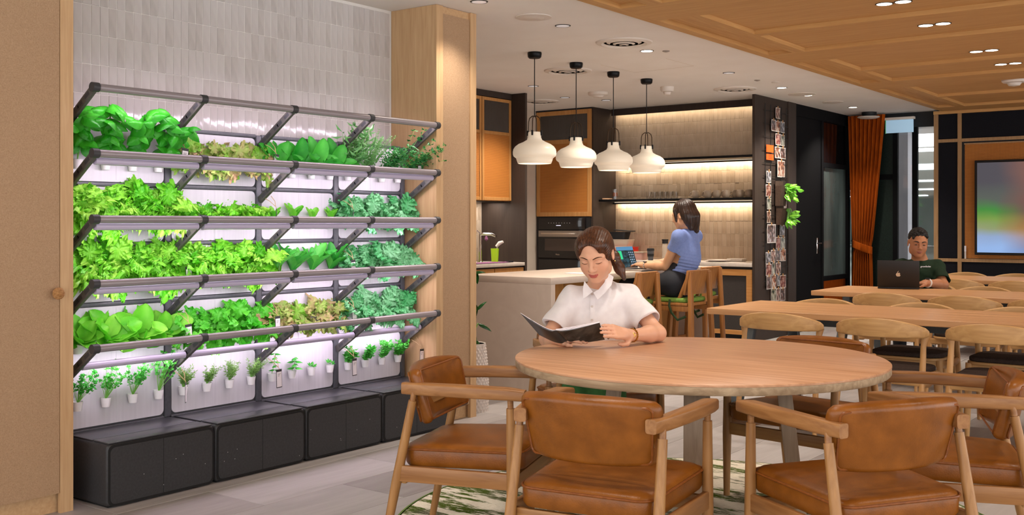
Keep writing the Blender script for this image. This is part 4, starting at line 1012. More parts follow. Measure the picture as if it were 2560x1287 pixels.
spots = [(-4.44, 7.52, 'oak bar stool with green cushion nearest the reading woman'), (-4.27, 8.11, 'oak bar stool the woman in blue sits on'), (-4.49, 8.78, 'oak bar stool with empty seat behind the woman in blue')]
for k, (x, y, lb) in enumerate(spots):
    s = st0 if k == 0 else dup(st0, (x, y, 0), PI/2)
    s.location = (x, y, 0); s.rotation_euler = (0, 0, PI/2+[.05, -.04, .0][k]); s['label'] = lb; s['group'] = 'oak bar stools at the island'
# ================================================================ RUG, ROUND TABLE, LEATHER CHAIRS
def rugmat():
    m = bpy.data.materials.new('abstract wool rug'); m.use_nodes = True; n = m.node_tree.nodes; L = m.node_tree.links; b = n['Principled BSDF']; b.inputs['Roughness'].default_value = 1; b.inputs['Specular IOR Level'].default_value = .05
    tc = n.new('ShaderNodeTexCoord')
    def nz(s, det, rot=0):
        mp = n.new('ShaderNodeMapping'); mp.inputs['Scale'].default_value = s; mp.inputs['Rotation'].default_value = (0, 0, rot); L.new(tc.outputs['Object'], mp.inputs[0])
        t = n.new('ShaderNodeTexNoise'); t.inputs['Scale'].default_value = 1; t.inputs['Detail'].default_value = det; t.inputs['Roughness'].default_value = .7; L.new(mp.outputs[0], t.inputs[0]); return t.outputs['Fac']
    def ramp(f, p0, p1, c0, c1):
        r = n.new('ShaderNodeValToRGB'); r.color_ramp.elements[0].position = p0; r.color_ramp.elements[1].position = p1
        r.color_ramp.elements[0].color = (*c0, 1); r.color_ramp.elements[1].color = (*c1, 1); L.new(f, r.inputs[0]); return r.outputs[0]
    ang = -YAW
    base = ramp(nz((40, 200, 1), 2, ang), .35, .65, H('d8d0ba'), H('eee8d8'))
    g = ramp(nz((1.7, 11, 1), 8, ang), .50, .53, (0, 0, 0), (1, 1, 1)); g2 = ramp(nz((14, 70, 1), 4, ang), .38, .46, (0, 0, 0), (1, 1, 1))
    gcol = ramp(nz((1.2, 1.6, 1), 2), .44, .56, H('4d5f22'), H('6b675a'))
    mul = n.new('ShaderNodeMath'); mul.operation = 'MULTIPLY'; L.new(g, mul.inputs[0]); L.new(g2, mul.inputs[1])
    mx = n.new('ShaderNodeMixRGB'); L.new(mul.outputs[0], mx.inputs[0]); L.new(base, mx.inputs[1]); L.new(gcol, mx.inputs[2]); L.new(mx.outputs[0], b.inputs['Base Color'])
    bp = n.new('ShaderNodeBump'); bp.inputs['Strength'].default_value = .6; bp.inputs['Distance'].default_value = .004; L.new(nz((260, 260, 1), 2), bp.inputs['Height']); L.new(bp.outputs[0], b.inputs['Normal'])
    return m
TC = (-2.10, 4.13)
rg = thing('round_rug', 'round cream wool rug with streaky green pattern under the round table', 'rug', (TC[0], TC[1], .0005))
obj('pile', MB().lathe([(.001, .010), (1.31, .010), (1.318, .006), (1.318, 0), (.001, 0)], 96), rugmat(), rg)
obj('binding', MB().lathe([(1.318, .009), (1.328, .008), (1.33, .0), (1.318, 0), (1.318, .009)], 96), mk('green binding', H('5d7a2e'), rough=.9), rg)
FZ = .011
rt = thing('round_table', 'large round oak dining table in the foreground', 'table', (TC[0], TC[1], FZ))
TZ = .74-FZ; RR = .79
obj('table_top', MB().lathe([(.001, TZ), (RR-.004, TZ), (RR, TZ-.003), (RR, TZ-.010), (RR-.002, TZ-.0105), (.001, TZ-.0105)], 128).xf(Matrix.Rotation(YAW+.04, 4, 'Z')), M['tabletop'], rt)
obj('rim', MB().lathe([(.60, TZ-.0107), (RR-.001, TZ-.0107), (RR-.001, TZ-.036), (RR-.006, TZ-.042), (.60, TZ-.042), (.60, TZ-.0107)], 128), M['tableedge'], rt)
for k in range(4):
    a = YAW+math.radians([78, 168, 258, 348][k])
    c_, s_ = math.cos(a), math.sin(a)
    obj('leg', MB().bar((.43*c_, .43*s_, 0), (.35*c_, .35*s_, TZ-.043), .085, .06, up=(c_, s_, 0), bev=.003), M['tableleg'], rt)
obj('cross_rail', MB().bar((-.33*math.cos(YAW+1.361), -.33*math.sin(YAW+1.361), TZ-.075), (.33*math.cos(YAW+1.361), .33*math.sin(YAW+1.361), TZ-.075), .05, .06), M['tableleg'], rt)
obj('cross_rail', MB().bar((-.33*math.cos(YAW+2.932), -.33*math.sin(YAW+2.932), TZ-.0755), (.33*math.cos(YAW+2.932), .33*math.sin(YAW+2.932), TZ-.0755), .05, .058), M['tableleg'], rt)
def cushion(w, d, h, r, dome=.012, nx=10, taper=.0):
    rings = []
    for (z, ins) in [(-.5, .020), (-.44, .006), (-.3, .0), (.24, .0), (.38, .005), (.46, .014), (.50, .028), (.53, .06), (.56, .12), (.58, .18)]:
        sx = (w-2*ins*min(1, h/.06))/w; sy = (d-2*ins*min(1, h/.06))/d; ring = []
        for u, v in rrect(w, d, r, 6):
            x, y = u*sx, v*sy; k = max(0, 1-(2*x/w)**2)*max(0, 1-(2*y/d)**2)
            ring.append((x*(1+taper*y/d), y, min(z, .5)*h+(dome*k if z > .3 else 0)))
        rings.append(ring)
    return MB().loft(rings)
def make_leather_chair():
    t = thing('leather_armchair', 'x', 'chair')
    # legs
    for s in (-1, 1):
        fl_ = obj('leg', MB().tube([(s*.278, .215, 0), (s*.279, .21, .30), (s*.280, .205, .612)], [.015, .021, .0165], 14), M['chairoakz'], t)
        obj('tenon', MB().rod((s*.280, .205, .612), (s*.281, .204, .645), .0115, n=12), M['chairoaky'], fl_)
        rl_ = obj('leg', MB().tube([(s*.268, -.325, 0), (s*.262, -.265, .30), (s*.256, -.20, .618)], [.014, .020, .016], 14), M['chairoakz'], t)
        obj('tenon', MB().rod((s*.256, -.20, .618), (s*.255, -.195, .65), .0115, n=12), M['chairoaky'], rl_)
        obj('side_rail', MB().bar((s*.279, .21, .335), (s*.262, -.262, .335), .022, .062, bev=.004), M['chairoaky'], t)
        # arm: swept rectangular section
        pts = [(s*.232, -.245, .662), (s*.252, -.16, .664), (s*.272, -.04, .667), (s*.284, .10, .668), (s*.285, .20, .667), (s*.279, .262, .662)]
        rings = []
        for i, p in enumerate(pts):
            a = Vector(pts[max(0, i-1)]); b = Vector(pts[min(len(pts)-1, i+1)]); d = (b-a).normalized(); x = d.cross(Vector((0, 0, 1))).normalized()
            wv = [.042, .044, .050, .056, .057, .050][i]; hv = [.046, .048, .048, .047, .045, .040][i]
            rings.append([Vector(p)+x*u+Vector((0, 0, v)) for u, v in rrect(wv, hv, .009, 3)])
        obj('armrest', MB().loft(rings), M['chairoaky'], t)
    obj('front_rail', MB().bar((-.28, .205, .322), (.28, .205, .322), .022, .055, bev=.004), M['chairoakx'], t)
    obj('rear_rail', MB().bar((-.262, -.235, .322), (.262, -.235, .322), .022, .055, bev=.004), M['chairoakx'], t)
    st = obj('seat', cushion(.505, .50, .088, .06, .014, taper=.12).xf(Matrix.Translation((0, -.005, .405)) @ Matrix.Rotation(.035, 4, 'X')), M['leather'], t)
    pp = [(u*(1+.12*v/.5)*1.005, v*1.005, .027) for u, v in rrect(.505, .50, .06, 6)]
    obj('piping', MB().tube([(Matrix.Translation((0, -.005, .405)) @ Matrix.Rotation(.035, 4, 'X')) @ Vector(p) for p in pp], .0045, 6, closed=True), M['piping'], st)
    # backrest: curved pad, tilted back
    Wd, Ht, Th = .50, .235, .062
    def ring(u):
        x = (u-.5)*Wd; k = (2*u-1); yb = -.055*(1-k*k)          # concave towards the sitter
        hh = Ht*(1-.10*abs(k)**3); z0 = -.018*(k*k)
        th = Th*(1-.25*abs(k)**4); r = .022
        return [(x+v*.06*k*0, yb+w_, v+z0+.0*k) for w_, v in rrect(th, hh, r, 4)]
    us = [0, .012, .04] + [.08+.84*i/14 for i in range(15)] + [.96, .988, 1]
    rings = []
    for u in us:
        e = min(u, 1-u); sq = 1-.55*max(0, 1-e/.035)**2
        rg_ = ring(u); cy = sum(p[1] for p in rg_)/len(rg_); cz = sum(p[2] for p in rg_)/len(rg_)
        rings.append([(p[0]*(1-.09*(p[2] < 0)*abs(p[2])/.118), cy+(p[1]-cy)*sq, cz+(p[2]-cz)*(1-.18*max(0, 1-e/.035)**2)) for p in rg_])
    mt = Matrix.Translation((0, -.175, .645)) @ Matrix.Rotation(.24, 4, 'X')
    bk = obj('backrest', MB().loft(rings).xf(mt), M['leather'], t)
    def outl(yoff, inset, r):
        res = []
        for u, v in rrect(Wd-inset*2, Ht-inset*2, r, 6):
            k = 2*u/Wd; res.append(mt @ Vector((u*(1-.09*(v < 0)*abs(v)/.118), -.055*(1-k*k)+yoff*(1-.25*abs(k)**4), v-.018*k*k)))
        return res
    obj('piping', MB().tube(outl(-.031, .020, .018), .0042, 6, closed=True), M['piping'], bk)
    obj('piping', MB().tube(outl(.029, .020, .018), .0042, 6, closed=True), M['piping'], bk)
    obj('support', MB().bar((-.225, -.185, .60), (.225, -.185, .60), .014, .03), M['chairoakx'], t)
    return t
lc0 = make_leather_chair()
def face(dx, dy): return math.atan2(dy, dx)-PI/2
LC = [(-1.926, 3.136, face(-.167, .988), 'cognac leather armchair seen from behind, front left of the round table'),
      (-1.222, 3.564, face(-.835, .55), 'cognac leather armchair seen from behind, front right of the round table'),
      (-2.672, 3.354, face(.937, .342), 'cognac leather armchair in profile between garden and round table'),
      (-1.106, 4.267, face(-.94, -.331), 'cognac leather armchair facing left at the right edge of the picture'),
      (-1.92, 4.85, face(-.139, -.98), 'leather armchair pushed under the far side of the round table'),
      (-2.985, 4.69, face(.831, -.556), 'leather armchair the reading woman sits on')]
for k, (x, y, a, lb) in enumerate(LC):
    c = lc0 if k == 0 else dup(lc0, (x, y, FZ), a)
    c.location = (x, y, FZ if math.hypot(x-TC[0], y-TC[1]) < 1.1 else 0); c.rotation_euler = (0, 0, a); c['label'] = lb; c['group'] = 'leather armchairs around the round table'
# ================================================================ LONG TABLES AND BENT OAK CHAIRS
def long_table(x0, x1, y0, y1, label):
    t = thing('long_table', label, 'table', ((x0+x1)/2, (y0+y1)/2, 0), 0, 'long oak tables in the dining room')
    cx, cy = (x0+x1)/2, (y0+y1)/2; hw, hd = (x1-x0)/2, (y1-y0)/2
    n = 5; pw = 2*hd/n
    for k in range(n): obj('plank', bx(-hw, hw, -hd+k*pw+.0004, -hd+(k+1)*pw-.0004, .700, .740, bev=.0025, seg=1), M['benchwood'], t)
    for s in (-1, 1):
        xx = s*(hw-.28)
        obj('apron', bx(xx-.03, xx+.03, -hd+.06, hd-.06, .66, .699), M['trestle'], t)
        for q in (-1, 1):
            lg = obj('leg', MB().bar((xx, q*(hd-.10), .66), (xx+s*.02, q*(hd+.10), .115), .05, .075, up=(1, 0, 0), bev=.003), M['trestle'], t)
            w_ = MB().lathe([(.001, -.014), (.032, -.014), (.035, -.01), (.035, .01), (.032, .014), (.001, .014)], 18, (xx+s*.02, q*(hd+.10), .0365), 'x')
            ca = obj('caster', w_, M['black'], lg)
            fk = MB().rod((xx+s*.02, q*(hd+.10), .12), (xx+s*.02, q*(hd+.10), .08), .012); fk.box(xx+s*.02-.02, xx+s*.02-.016, q*(hd+.1)-.016, q*(hd+.1)+.016, .03, .085); fk.box(xx+s*.02+.016, xx+s*.02+.02, q*(hd+.1)-.016, q*(hd+.1)+.016, .03, .085)
            obj('caster_fork', fk, M['chrome'], lg)
    obj('beam', bx(-hw+.28, hw-.28, -.025, .025, .62, .699), M['trestle'], t)
    return t
long_table(-3.25, -.45, 6.52, 7.41, 'nearest long oak table on grey steel trestles with casters')
long_table(-3.37, -.55, 8.72, 9.62, 'middle long oak table with the man and black laptop')
long_table(-3.30, -.50, 11.30, 12.22, 'farthest long oak table in front of the screen wall')
def make_bent_chair():
    t = thing('oak_dining_chair', 'x', 'chair')
    # curved back: thick band following an arc, tall in the middle
    rings = []
    N_ = 25
    for i in range(N_):
        u = i/(N_-1); k = 2*u-1; a = k*1.22
        x = .262*math.sin(a)/math.sin(1.22); y = -.23-.16*(math.cos(a)-1)*-1 if False else -.245+.20*(1-math.cos(a))
        hgt = .040+.062*max(0, math.cos(k*PI/2))**1.1; zc_ = .712+.004*math.cos(k*PI/2)-.018*abs(k)
        zt_ = .705+.060*max(0, math.cos(k*PI/2))**.9; zb_ = .655+.0*abs(k)
        th = .024+.018*abs(k)**3
        dx, dy = math.cos(a), math.sin(a)
        nx_, ny_ = -dy, dx
        n2 = Vector((math.sin(a)*-1, math.cos(a), 0))
        hh = zt_-zb_; zc_ = (zt_+zb_)/2
        e = min(u, 1-u); sq = 1 if e > .03 else .75
        rings.append([Vector((x, y, zc_))+n2*w_*sq+Vector((0, 0, v*sq)) for w_, v in rrect(th, hh, min(th, hh)*.35, 3)])
    obj('backrest', MB().loft(rings), M['bentwood'], t)
    for s in (-1, 1):
        obj('leg', MB().tube([(s*.255, -.215, 0), (s*.247, -.175, .30), (s*.245, -.135, .52), (s*.243, -.12, .61), (s*.25, -.105, .672)], [.013, .0185, .018, .016, .024], 12), M['bentwoodz'], t)
        obj('leg', MB().tube([(s*.235, .215, 0), (s*.225, .20, .25), (s*.218, .19, .425)], [.012, .018, .022], 12), M['bentwoodz'], t)
        obj('side_rail', MB().tube([(s*.243, -.165, .395), (s*.232, 0, .375), (s*.220, .19, .40)], [.02, .017, .02], 10, flat=1.3), M['bentwoodz'], t)
    obj('rear_rail', MB().bar((-.24, -.165, .40), (.24, -.165, .40), .022, .04, bev=.004), M['bentwood'], t)
    obj('front_rail', MB().bar((-.22, .19, .40), (.22, .19, .40), .022, .04, bev=.004), M['bentwood'], t)
    obj('seat_shell', cushion(.47, .44, .018, .10, .0, taper=.05).xf(Matrix.Translation((0, .01, .428))), M['bentwood'], t)
    obj('seat_pad', cushion(.455, .425, .030, .10, .008, taper=.05).xf(Matrix.Translation((0, .01, .452))), M['seatfab'], t)
    return t
bc0 = make_bent_chair()
BCs = []
for k in range(3): BCs.append((-2.63+k*.63, 6.42, 0, 'bent oak chair with dark tweed seat, %s in the row nearest the round table' % ['left', 'middle', 'right'][k]))
for k, x in enumerate((-2.80, -2.12, -1.5)): BCs.append((x, 7.33, PI, 'bent oak chair peeking over the far edge of the nearest long table, %s one' % ['left', 'middle', 'right'][k]))
for k, x in enumerate((-2.69, -2.10, -1.52)): BCs.append((x, 8.70, 0, 'bent oak chair between the nearest and middle long tables, %s one facing away' % ['left', 'middle', 'right'][k]))
BCs.append((-2.80, 9.93, PI, 'bent oak chair the man with the black laptop sits on'))
BCs.append((-2.23, 9.57, PI, 'bent oak chair behind the middle table, just right of the man'))
for k, x in enumerate((-2.80, -2.22)): BCs.append((x, 11.2, 0, 'bent oak chair facing away at the farthest table, %s one' % ['left', 'right'][k]))
for k, x in enumerate((-3.04, -2.5)): BCs.append((x, 12.27, PI, 'bent oak chair on the far side of the farthest table, %s one' % ['left', 'right'][k]))
for k, (x, y, a, lb) in enumerate(BCs):
    c = bc0 if k == 0 else dup(bc0, (x, y, 0), a)
    c.location = (x, y, 0); c.rotation_euler = (0, 0, a+R.uniform(-.05, .05)); c['label'] = lb; c['group'] = 'bent oak chairs at the long tables'
# ================================================================ CURTAIN, SIGN, SCREEN
ct = thing('curtain', 'rust velvet curtain tied back with a band beside the black frame', 'curtain', (-4.62, 13.80, 0))
def cw(z):      # half width and centre offset along the height
    if z > 1.0: q = (z-1.0)/1.7; return .11+.125*q**.8, -.02+.05*q
    q = (1.0-z)/1.0; return .11+.035*q**.8, -.02-.01*q
def cf(u, v):
    z = .02+v*2.70; hw, cx_ = cw(z); k = 2*u-1
    am = .028+.012*math.sin(z*2); ph = 26*k
    pinch = .35 if abs(z-1.0) < .06 else 1.
    return (cx_+k*hw, am*pinch*math.sin(ph+.3*math.sin(z*3)), z)
rings = []
nz_ = 60; nu_ = 110
cm = MB().grid(cf, nu_, nz_); cm2 = MB().grid(lambda u, v: tuple(a+b for a, b in zip(cf(1-u, v), (0, .012, 0))), nu_, nz_)
obj('drape', MB().add(cm.v, cm.f).add(cm2.v, cm2.f), M['curtain'], ct)
obj('tieback', MB().loft([[(-.02+rx_*math.cos(a), .062*rx_/.125*math.sin(a), 1.0+zz-.045*math.cos(a)) for a in [2*PI*k/28 for k in range(28)]] for rx_, zz in ((.122, -.05), (.130, -.045), (.130, .045), (.122, .05))], cap=False), M['curtain'], ct)
obj('tie_hook', MB().rod((-.20, .1, 1.08), (-.13, .0, 1.03), .006), M['chrome'], ct)
es = thing('lit_sign', 'pale blue blank lit sign hanging below the black beam', 'sign', (-4.18, 13.86, 2.55))
obj('panel', bx(-.172, .172, -.012, .012, -.075, .09, bev=.003), M['exit'], es)
obj('housing', bx(-.19, .19, -.03, .03, .092, .125, bev=.006), M['whiteplastic'], es)
obj('edge', bx(-.178, -.1725, -.014, .014, -.08, .092), mk('green edge', H('4f9a5a'), emit=H('4f9a5a'), estr=.3), es)
def tvmat():
    m = bpy.data.materials.new('screen picture'); m.use_nodes = True; n = m.node_tree.nodes; L = m.node_tree.links; b = n['Principled BSDF']; b.inputs['Base Color'].default_value = (.01, .01, .01, 1); b.inputs['Roughness'].default_value = .15
    tc = n.new('ShaderNodeTexCoord'); sp = n.new('ShaderNodeSeparateXYZ'); L.new(tc.outputs['Generated'], sp.inputs[0])
    ns = n.new('ShaderNodeTexNoise'); ns.inputs['Scale'].default_value = 2.2; L.new(tc.outputs['Generated'], ns.inputs[0])
    ad = n.new('ShaderNodeMath'); ad.operation = 'MULTIPLY_ADD'; ad.inputs[1].default_value = .25; L.new(ns.outputs['Fac'], ad.inputs[0]); L.new(sp.outputs['Z'], ad.inputs[2])
    r = n.new('ShaderNodeValToRGB'); cr = r.color_ramp
    cols = [(.16, '93b4e6'), (.30, '8fa6cc'), (.40, '8f9a70'), (.50, '7a9a48'), (.60, '3f8a3c'), (.70, '565e58'), (.9, '4e4c54')]
    while len(cr.elements) < len(cols): cr.elements.new(.5)
    for e, (p, c) in zip(cr.elements, cols): e.position = p; e.color = (*H(c), 1)
    L.new(ad.outputs[0], r.inputs[0])
    r2 = n.new('ShaderNodeValToRGB'); cr = r2.color_ramp
    cols = [(.14, '6f7fae'), (.3, 'b07a3c'), (.42, 'a06a36'), (.6, '6a4a44'), (1, '7a564e')]
    while len(cr.elements) < len(cols): cr.elements.new(.5)
    for e, (p, c) in zip(cr.elements, cols): e.position = p; e.color = (*H(c), 1)
    L.new(ad.outputs[0], r2.inputs[0])
    ax = n.new('ShaderNodeMath'); ax.operation = 'MULTIPLY_ADD'; ax.inputs[1].default_value = .25; L.new(ns.outputs['Fac'], ax.inputs[0]); L.new(sp.outputs['X'], ax.inputs[2])
    fx = n.new('ShaderNodeMapRange'); fx.inputs['From Min'].default_value = .24; fx.inputs['From Max'].default_value = .42; L.new(ax.outputs[0], fx.inputs['Value'])
    mx = n.new('ShaderNodeMixRGB'); L.new(fx.outputs[0], mx.inputs[0]); L.new(r.outputs[0], mx.inputs[1]); L.new(r2.outputs[0], mx.inputs[2])
    L.new(mx.outputs[0], b.inputs['Emission Color']); b.inputs['Emission Strength'].default_value = .75; return m
tv = thing('wall_screen', 'large flat screen with a blurred green and orange picture on the rattan wall', 'screen', (-2.22, TY-.012, 1.503))
obj('bezel', bx(-1.045, 1.045, -.06, 0, -.58, .58, bev=.006), M['black'], tv)
obj('display', bx(-1.015, 1.015, -.0615, -.0595, -.55, .55), tvmat(), tv)
t = thing('marker_pen', 'white pen standing on the batten ledge left of the screen', 'pen', (-3.385, TY-.022, .8705)); obj('body', MB().lathe([(.001, 0), (.010, 0), (.010, .15), (.001, .15)], 12), M['whiteplastic'], t); obj('cap', MB().lathe([(.011, .09), (.0115, .09), (.0115, .16), (.001, .16), (.001, .155), (.011, .155)], 12), M['card'], t)
# ================================================================ PEOPLE (smooth distance-field bodies)
def V(*a): return np.array(a, dtype=np.float64)
class SDF:
    def __init__(s): s.p = []; s.disp = None
    def _add(s, fn, c, rad, k, op): s.p.append((fn, np.array(c, float), float(rad), k, op)); return s
    def ell(s, c, r, k=.02, op='u', m=None):
        c = np.array(c, float); r = np.array(r, float)
        if m is not None:
            A = np.array(m.to_3x3()); T = np.array(m.translation); sc_ = np.linalg.norm(A[:, 0]); Rm = A/sc_; c = A@c+T; r = r*sc_
        else: Rm = np.eye(3)
        def fn(P):
            q = ((P-c)@Rm)/r; k0 = np.sqrt((q*q).sum(-1)); k1 = np.sqrt(((q/r)**2).sum(-1)); return k0*(k0-1)/np.maximum(k1, 1e-9)
        return s._add(fn, c, r.max(), k, op)
    def cone(s, a, b, ra, rb, k=.02, op='u', m=None, cap=False):
        a = np.array(a, float); b = np.array(b, float)
        if m is not None:
            A = np.array(m.to_3x3()); T = np.array(m.translation); sc_ = np.linalg.norm(A[:, 0]); a = A@a+T; b = A@b+T; ra *= sc_; rb *= sc_
        d = b-a; L2 = (d*d).sum()
        def fn(P):
            h = ((P-a)@d)/L2; hc = np.clip(h, 0, 1); q = P-a-hc[..., None]*d; dd = np.sqrt((q*q).sum(-1))-(ra+(rb-ra)*hc)
            if cap: dd = np.maximum(dd, (np.abs(h-.5)-.5)*math.sqrt(L2))
            return dd
        return s._add(fn, (a+b)/2, math.sqrt(L2)/2+max(ra, rb), k, op)
    def chain(s, pts, rs, k=.015, op='u', m=None):
        for i in range(len(pts)-1): s.cone(pts[i], pts[i+1], rs[i], rs[i+1], k, op, m)
        return s
    @staticmethod
    def comb(d, e, k, op):
        if op == 'u':
            h = np.maximum(k-np.abs(d-e), 0)/k; return np.minimum(d, e)-h*h*k*.25
        e = -e; h = np.maximum(k-np.abs(d-e), 0)/k; return np.maximum(d, e)+h*h*k*.25
    def ev(s, P):
        P = np.asarray(P, float); d = np.full(P.shape[:-1], 10.)
        for fn, c, rad, k, op in s.p: d = s.comb(d, fn(P), k, op)
        if s.disp: d = d+s.disp(P)
        return d
    def hit(s, px, py, t0=3., t1=14., extra=0.):
        ds = np.array(at(px, py, 1.)-Vector((0, 0, CAM_H))); o = np.array((0, 0, CAM_H)); L_ = np.linalg.norm(ds); t = t0
        for i in range(400):
            d = float(s.ev((o+ds*t)[None])[0])
            if d < .0008: return Vector(o+ds*(t-extra)), t
            t += max(d*.7, .0006)/L_
            if t > t1: break
        return None, None
    def mesh(s, name, h, mat, col=None):
        lo = np.min([c-r-.02 for _, c, r, k, op in s.p if op == 'u'], 0)-2*h; hi = np.max([c+r+.02 for _, c, r, k, op in s.p if op == 'u'], 0)+2*h
        n = np.ceil((hi-lo)/h).astype(int)+1; f = np.full(n, 10., np.float32)
        ax = [lo[i]+h*np.arange(n[i]) for i in range(3)]
        for fn, c, rad, k, op in s.p:
            mg = rad+k+.012+3*h
            i0 = np.maximum(0, np.floor((c-mg-lo)/h).astype(int)); i1 = np.minimum(n, np.ceil((c+mg-lo)/h).astype(int)+1)
            if (i1 <= i0).any(): continue
            P = np.stack(np.meshgrid(*[ax[i][i0[i]:i1[i]] for i in range(3)], indexing='ij'), -1)
            sl = tuple(slice(i0[i], i1[i]) for i in range(3)); f[sl] = s.comb(f[sl], fn(P), k, op)
        if s.disp is not None:
            idx = np.argwhere(np.abs(f) < .03); P = lo+idx*h; f[tuple(idx.T)] += s.disp(P)
        g = f < 0
        S = lambda a, i, j, k_: a[i:a.shape[0]-1+i, j:a.shape[1]-1+j, k_:a.shape[2]-1+k_]
        offs = [(i, j, k_) for i in (0, 1) for j in (0, 1) for k_ in (0, 1)]
        anyv = np.zeros(tuple(x-1 for x in f.shape), bool); allv = np.ones_like(anyv)
        for o in offs: t_ = S(g, *o); anyv |= t_; allv &= t_
        act = np.argwhere(anyv & ~allv); idm = np.full(anyv.shape, -1, np.int32); idm[tuple(act.T)] = np.arange(len(act))
        cv = {o: f[tuple((act+np.array(o)).T)] for o in offs}
        acc = np.zeros((len(act), 3)); cnt = np.zeros(len(act))
        for o in offs:
            for axn in range(3):
                if o[axn]: continue
                o2 = list(o); o2[axn] = 1; o2 = tuple(o2); a = cv[o]; b = cv[o2]; mk_ = (a < 0) != (b < 0)
                t_ = np.where(mk_, a/(a-b+1e-12), 0); p = np.tile(np.array(o, float), (len(act), 1)); p[:, axn] += t_
                acc[mk_] += p[mk_]; cnt[mk_] += 1
        vs = lo+(act+acc/cnt[:, None])*h
        quads = []
        for axn in range(3):
            a0 = [slice(1, -1)]*3; a0[axn] = slice(0, -1)
            sl0 = tuple(a0); a1 = list(a0); a1[axn] = slice(1, None); x = g[sl0]; y = g[tuple(a1)]
            e = np.argwhere(x != y); sg = x[tuple(e.T)]; e = e+np.array([0 if i == axn else 1 for i in range(3)])
            u, v = [(1, 2), (2, 0), (0, 1)][axn]
            def cell(du, dv): q = e.copy(); q[:, u] -= du; q[:, v] -= dv; return idm[tuple(q.T)]
            q = np.stack([cell(1, 1), cell(0, 1), cell(0, 0), cell(1, 0)], 1); q[~sg] = q[~sg][:, ::-1]; quads.append(q)
        Q = np.concatenate(quads); Q = Q[(Q >= 0).all(1)]
        me = bpy.data.meshes.new(name); me.vertices.add(len(vs)); me.vertices.foreach_set('co', vs.astype(np.float32).ravel())
        me.loops.add(Q.size); me.loops.foreach_set('vertex_index', Q.astype(np.int32).ravel())
        me.polygons.add(len(Q)); me.polygons.foreach_set('loop_start', np.arange(0, Q.size, 4, dtype=np.int32)); me.polygons.foreach_set('loop_total', np.full(len(Q), 4, np.int32))
        me.update(calc_edges=True); me.validate(); me.shade_smooth()
        if col is not None:
            at_ = me.color_attributes.new('Col', 'FLOAT_COLOR', 'POINT'); c = np.ones((len(vs), 4), np.float32); c[:, :3] = col(vs); at_.data.foreach_set('color', c.ravel())
        me.materials.append(mat); return me
def frame(center, fwd, s=1., roll=0.):
    y = Vector(fwd).normalized(); x = y.cross(Vector((0, 0, 1))).normalized(); z = x.cross(y)
    m = Matrix(((x.x, y.x, z.x, 0), (x.y, y.y, z.y, 0), (x.z, y.z, z.z, 0), (0, 0, 0, 1))) @ Matrix.Rotation(roll, 4, 'Y') @ Matrix.Scale(s, 4)
    m.translation = Vector(center); return m
def head_prims(S, m, male=False):
    S.ell((0, -.012, .032), (.072, .090, .074), .03, m=m)
    S.ell((0, .028, -.022), (.060, .060, .088), .04, m=m)
    S.ell((0, .036, -.076), (.042 if not male else .050, .042, .036), .035, m=m)
    S.ell((0, .066, -.104), (.019 if not male else .024, .014, .013), .025, m=m)
    for q in (-1, 1):
        S.ell((q*.036, .054, -.040), (.022, .022, .026), .03, m=m)
        S.ell((q*.050, .0, -.074), (.012, .024, .022), .03, m=m)
        S.cone((q*.012, .085, .014), (q*.048, .066, .012), .008, .008, .018, m=m)
        S.ell((q*.031, .097, -.008), (.019, .016, .011), .012, 's', m=m)
        S.ell((q*.031, .0735, -.009), (.0155, .0125, .0115), .006, m=m)
        S.ell((q*.0745, -.010, -.012), (.006, .017, .030), .008, m=m)
        S.ell((q*.078, -.006, -.010), (.004, .010, .018), .005, 's', m=m)
        S.ell((q*.0115, .092, -.044), (.0075, .009, .0065), .008, m=m)
    S.cone((0, .085, .004), (0, .1045, -.034), .0062, .0092, .014, m=m)
    S.ell((0, .104, -.040), (.0095, .0085, .0075), .010, m=m)
    S.ell((0, .0858, -.0685), (.0195, .0085, .0038), .007, m=m)
    S.ell((0, .0855, -.0760), (.0165, .0088, .0046), .007, m=m)
    S.chain([(-.023, .0865, -.0655), (-.010, .0935, -.0722), (.010, .0935, -.0722), (.023, .0865, -.0655)], [.0010, .0016, .0016, .0010], .003, 's', m=m)
def facecol(m, skin, lip, flush):
    inv = np.array(m.inverted())
    def col(P):
        q = P@inv[:3, :3].T+inv[:3, 3]; c = np.tile(np.array(skin), (len(P), 1))
        w = np.exp(-(((np.abs(q[:, 0])-.040)/.018)**2+((q[:, 1]-.06)/.03)**2+((q[:, 2]+.036)/.02)**2))*.55
        c = c*(1-w[:, None])+np.array(flush)*w[:, None]
        lm = ((q[:, 0]/.0225)**2+((q[:, 2]+.0728-14.*q[:, 0]**2)/.0082)**2 < 1) & (q[:, 1] > .074) & (q[:, 1] < .11); c[lm] = lip
        return c
    return col
def fsurf(S, m, x, z):      # point on the face at local x,z
    y = .16
    for i in range(120):
        p = m @ Vector((x, y, z)); d = float(S.ev(np.array(p)[None])[0])
        if d < .0006: break
        y -= max(d*.6, .0006)
    return Vector((x, y, z))
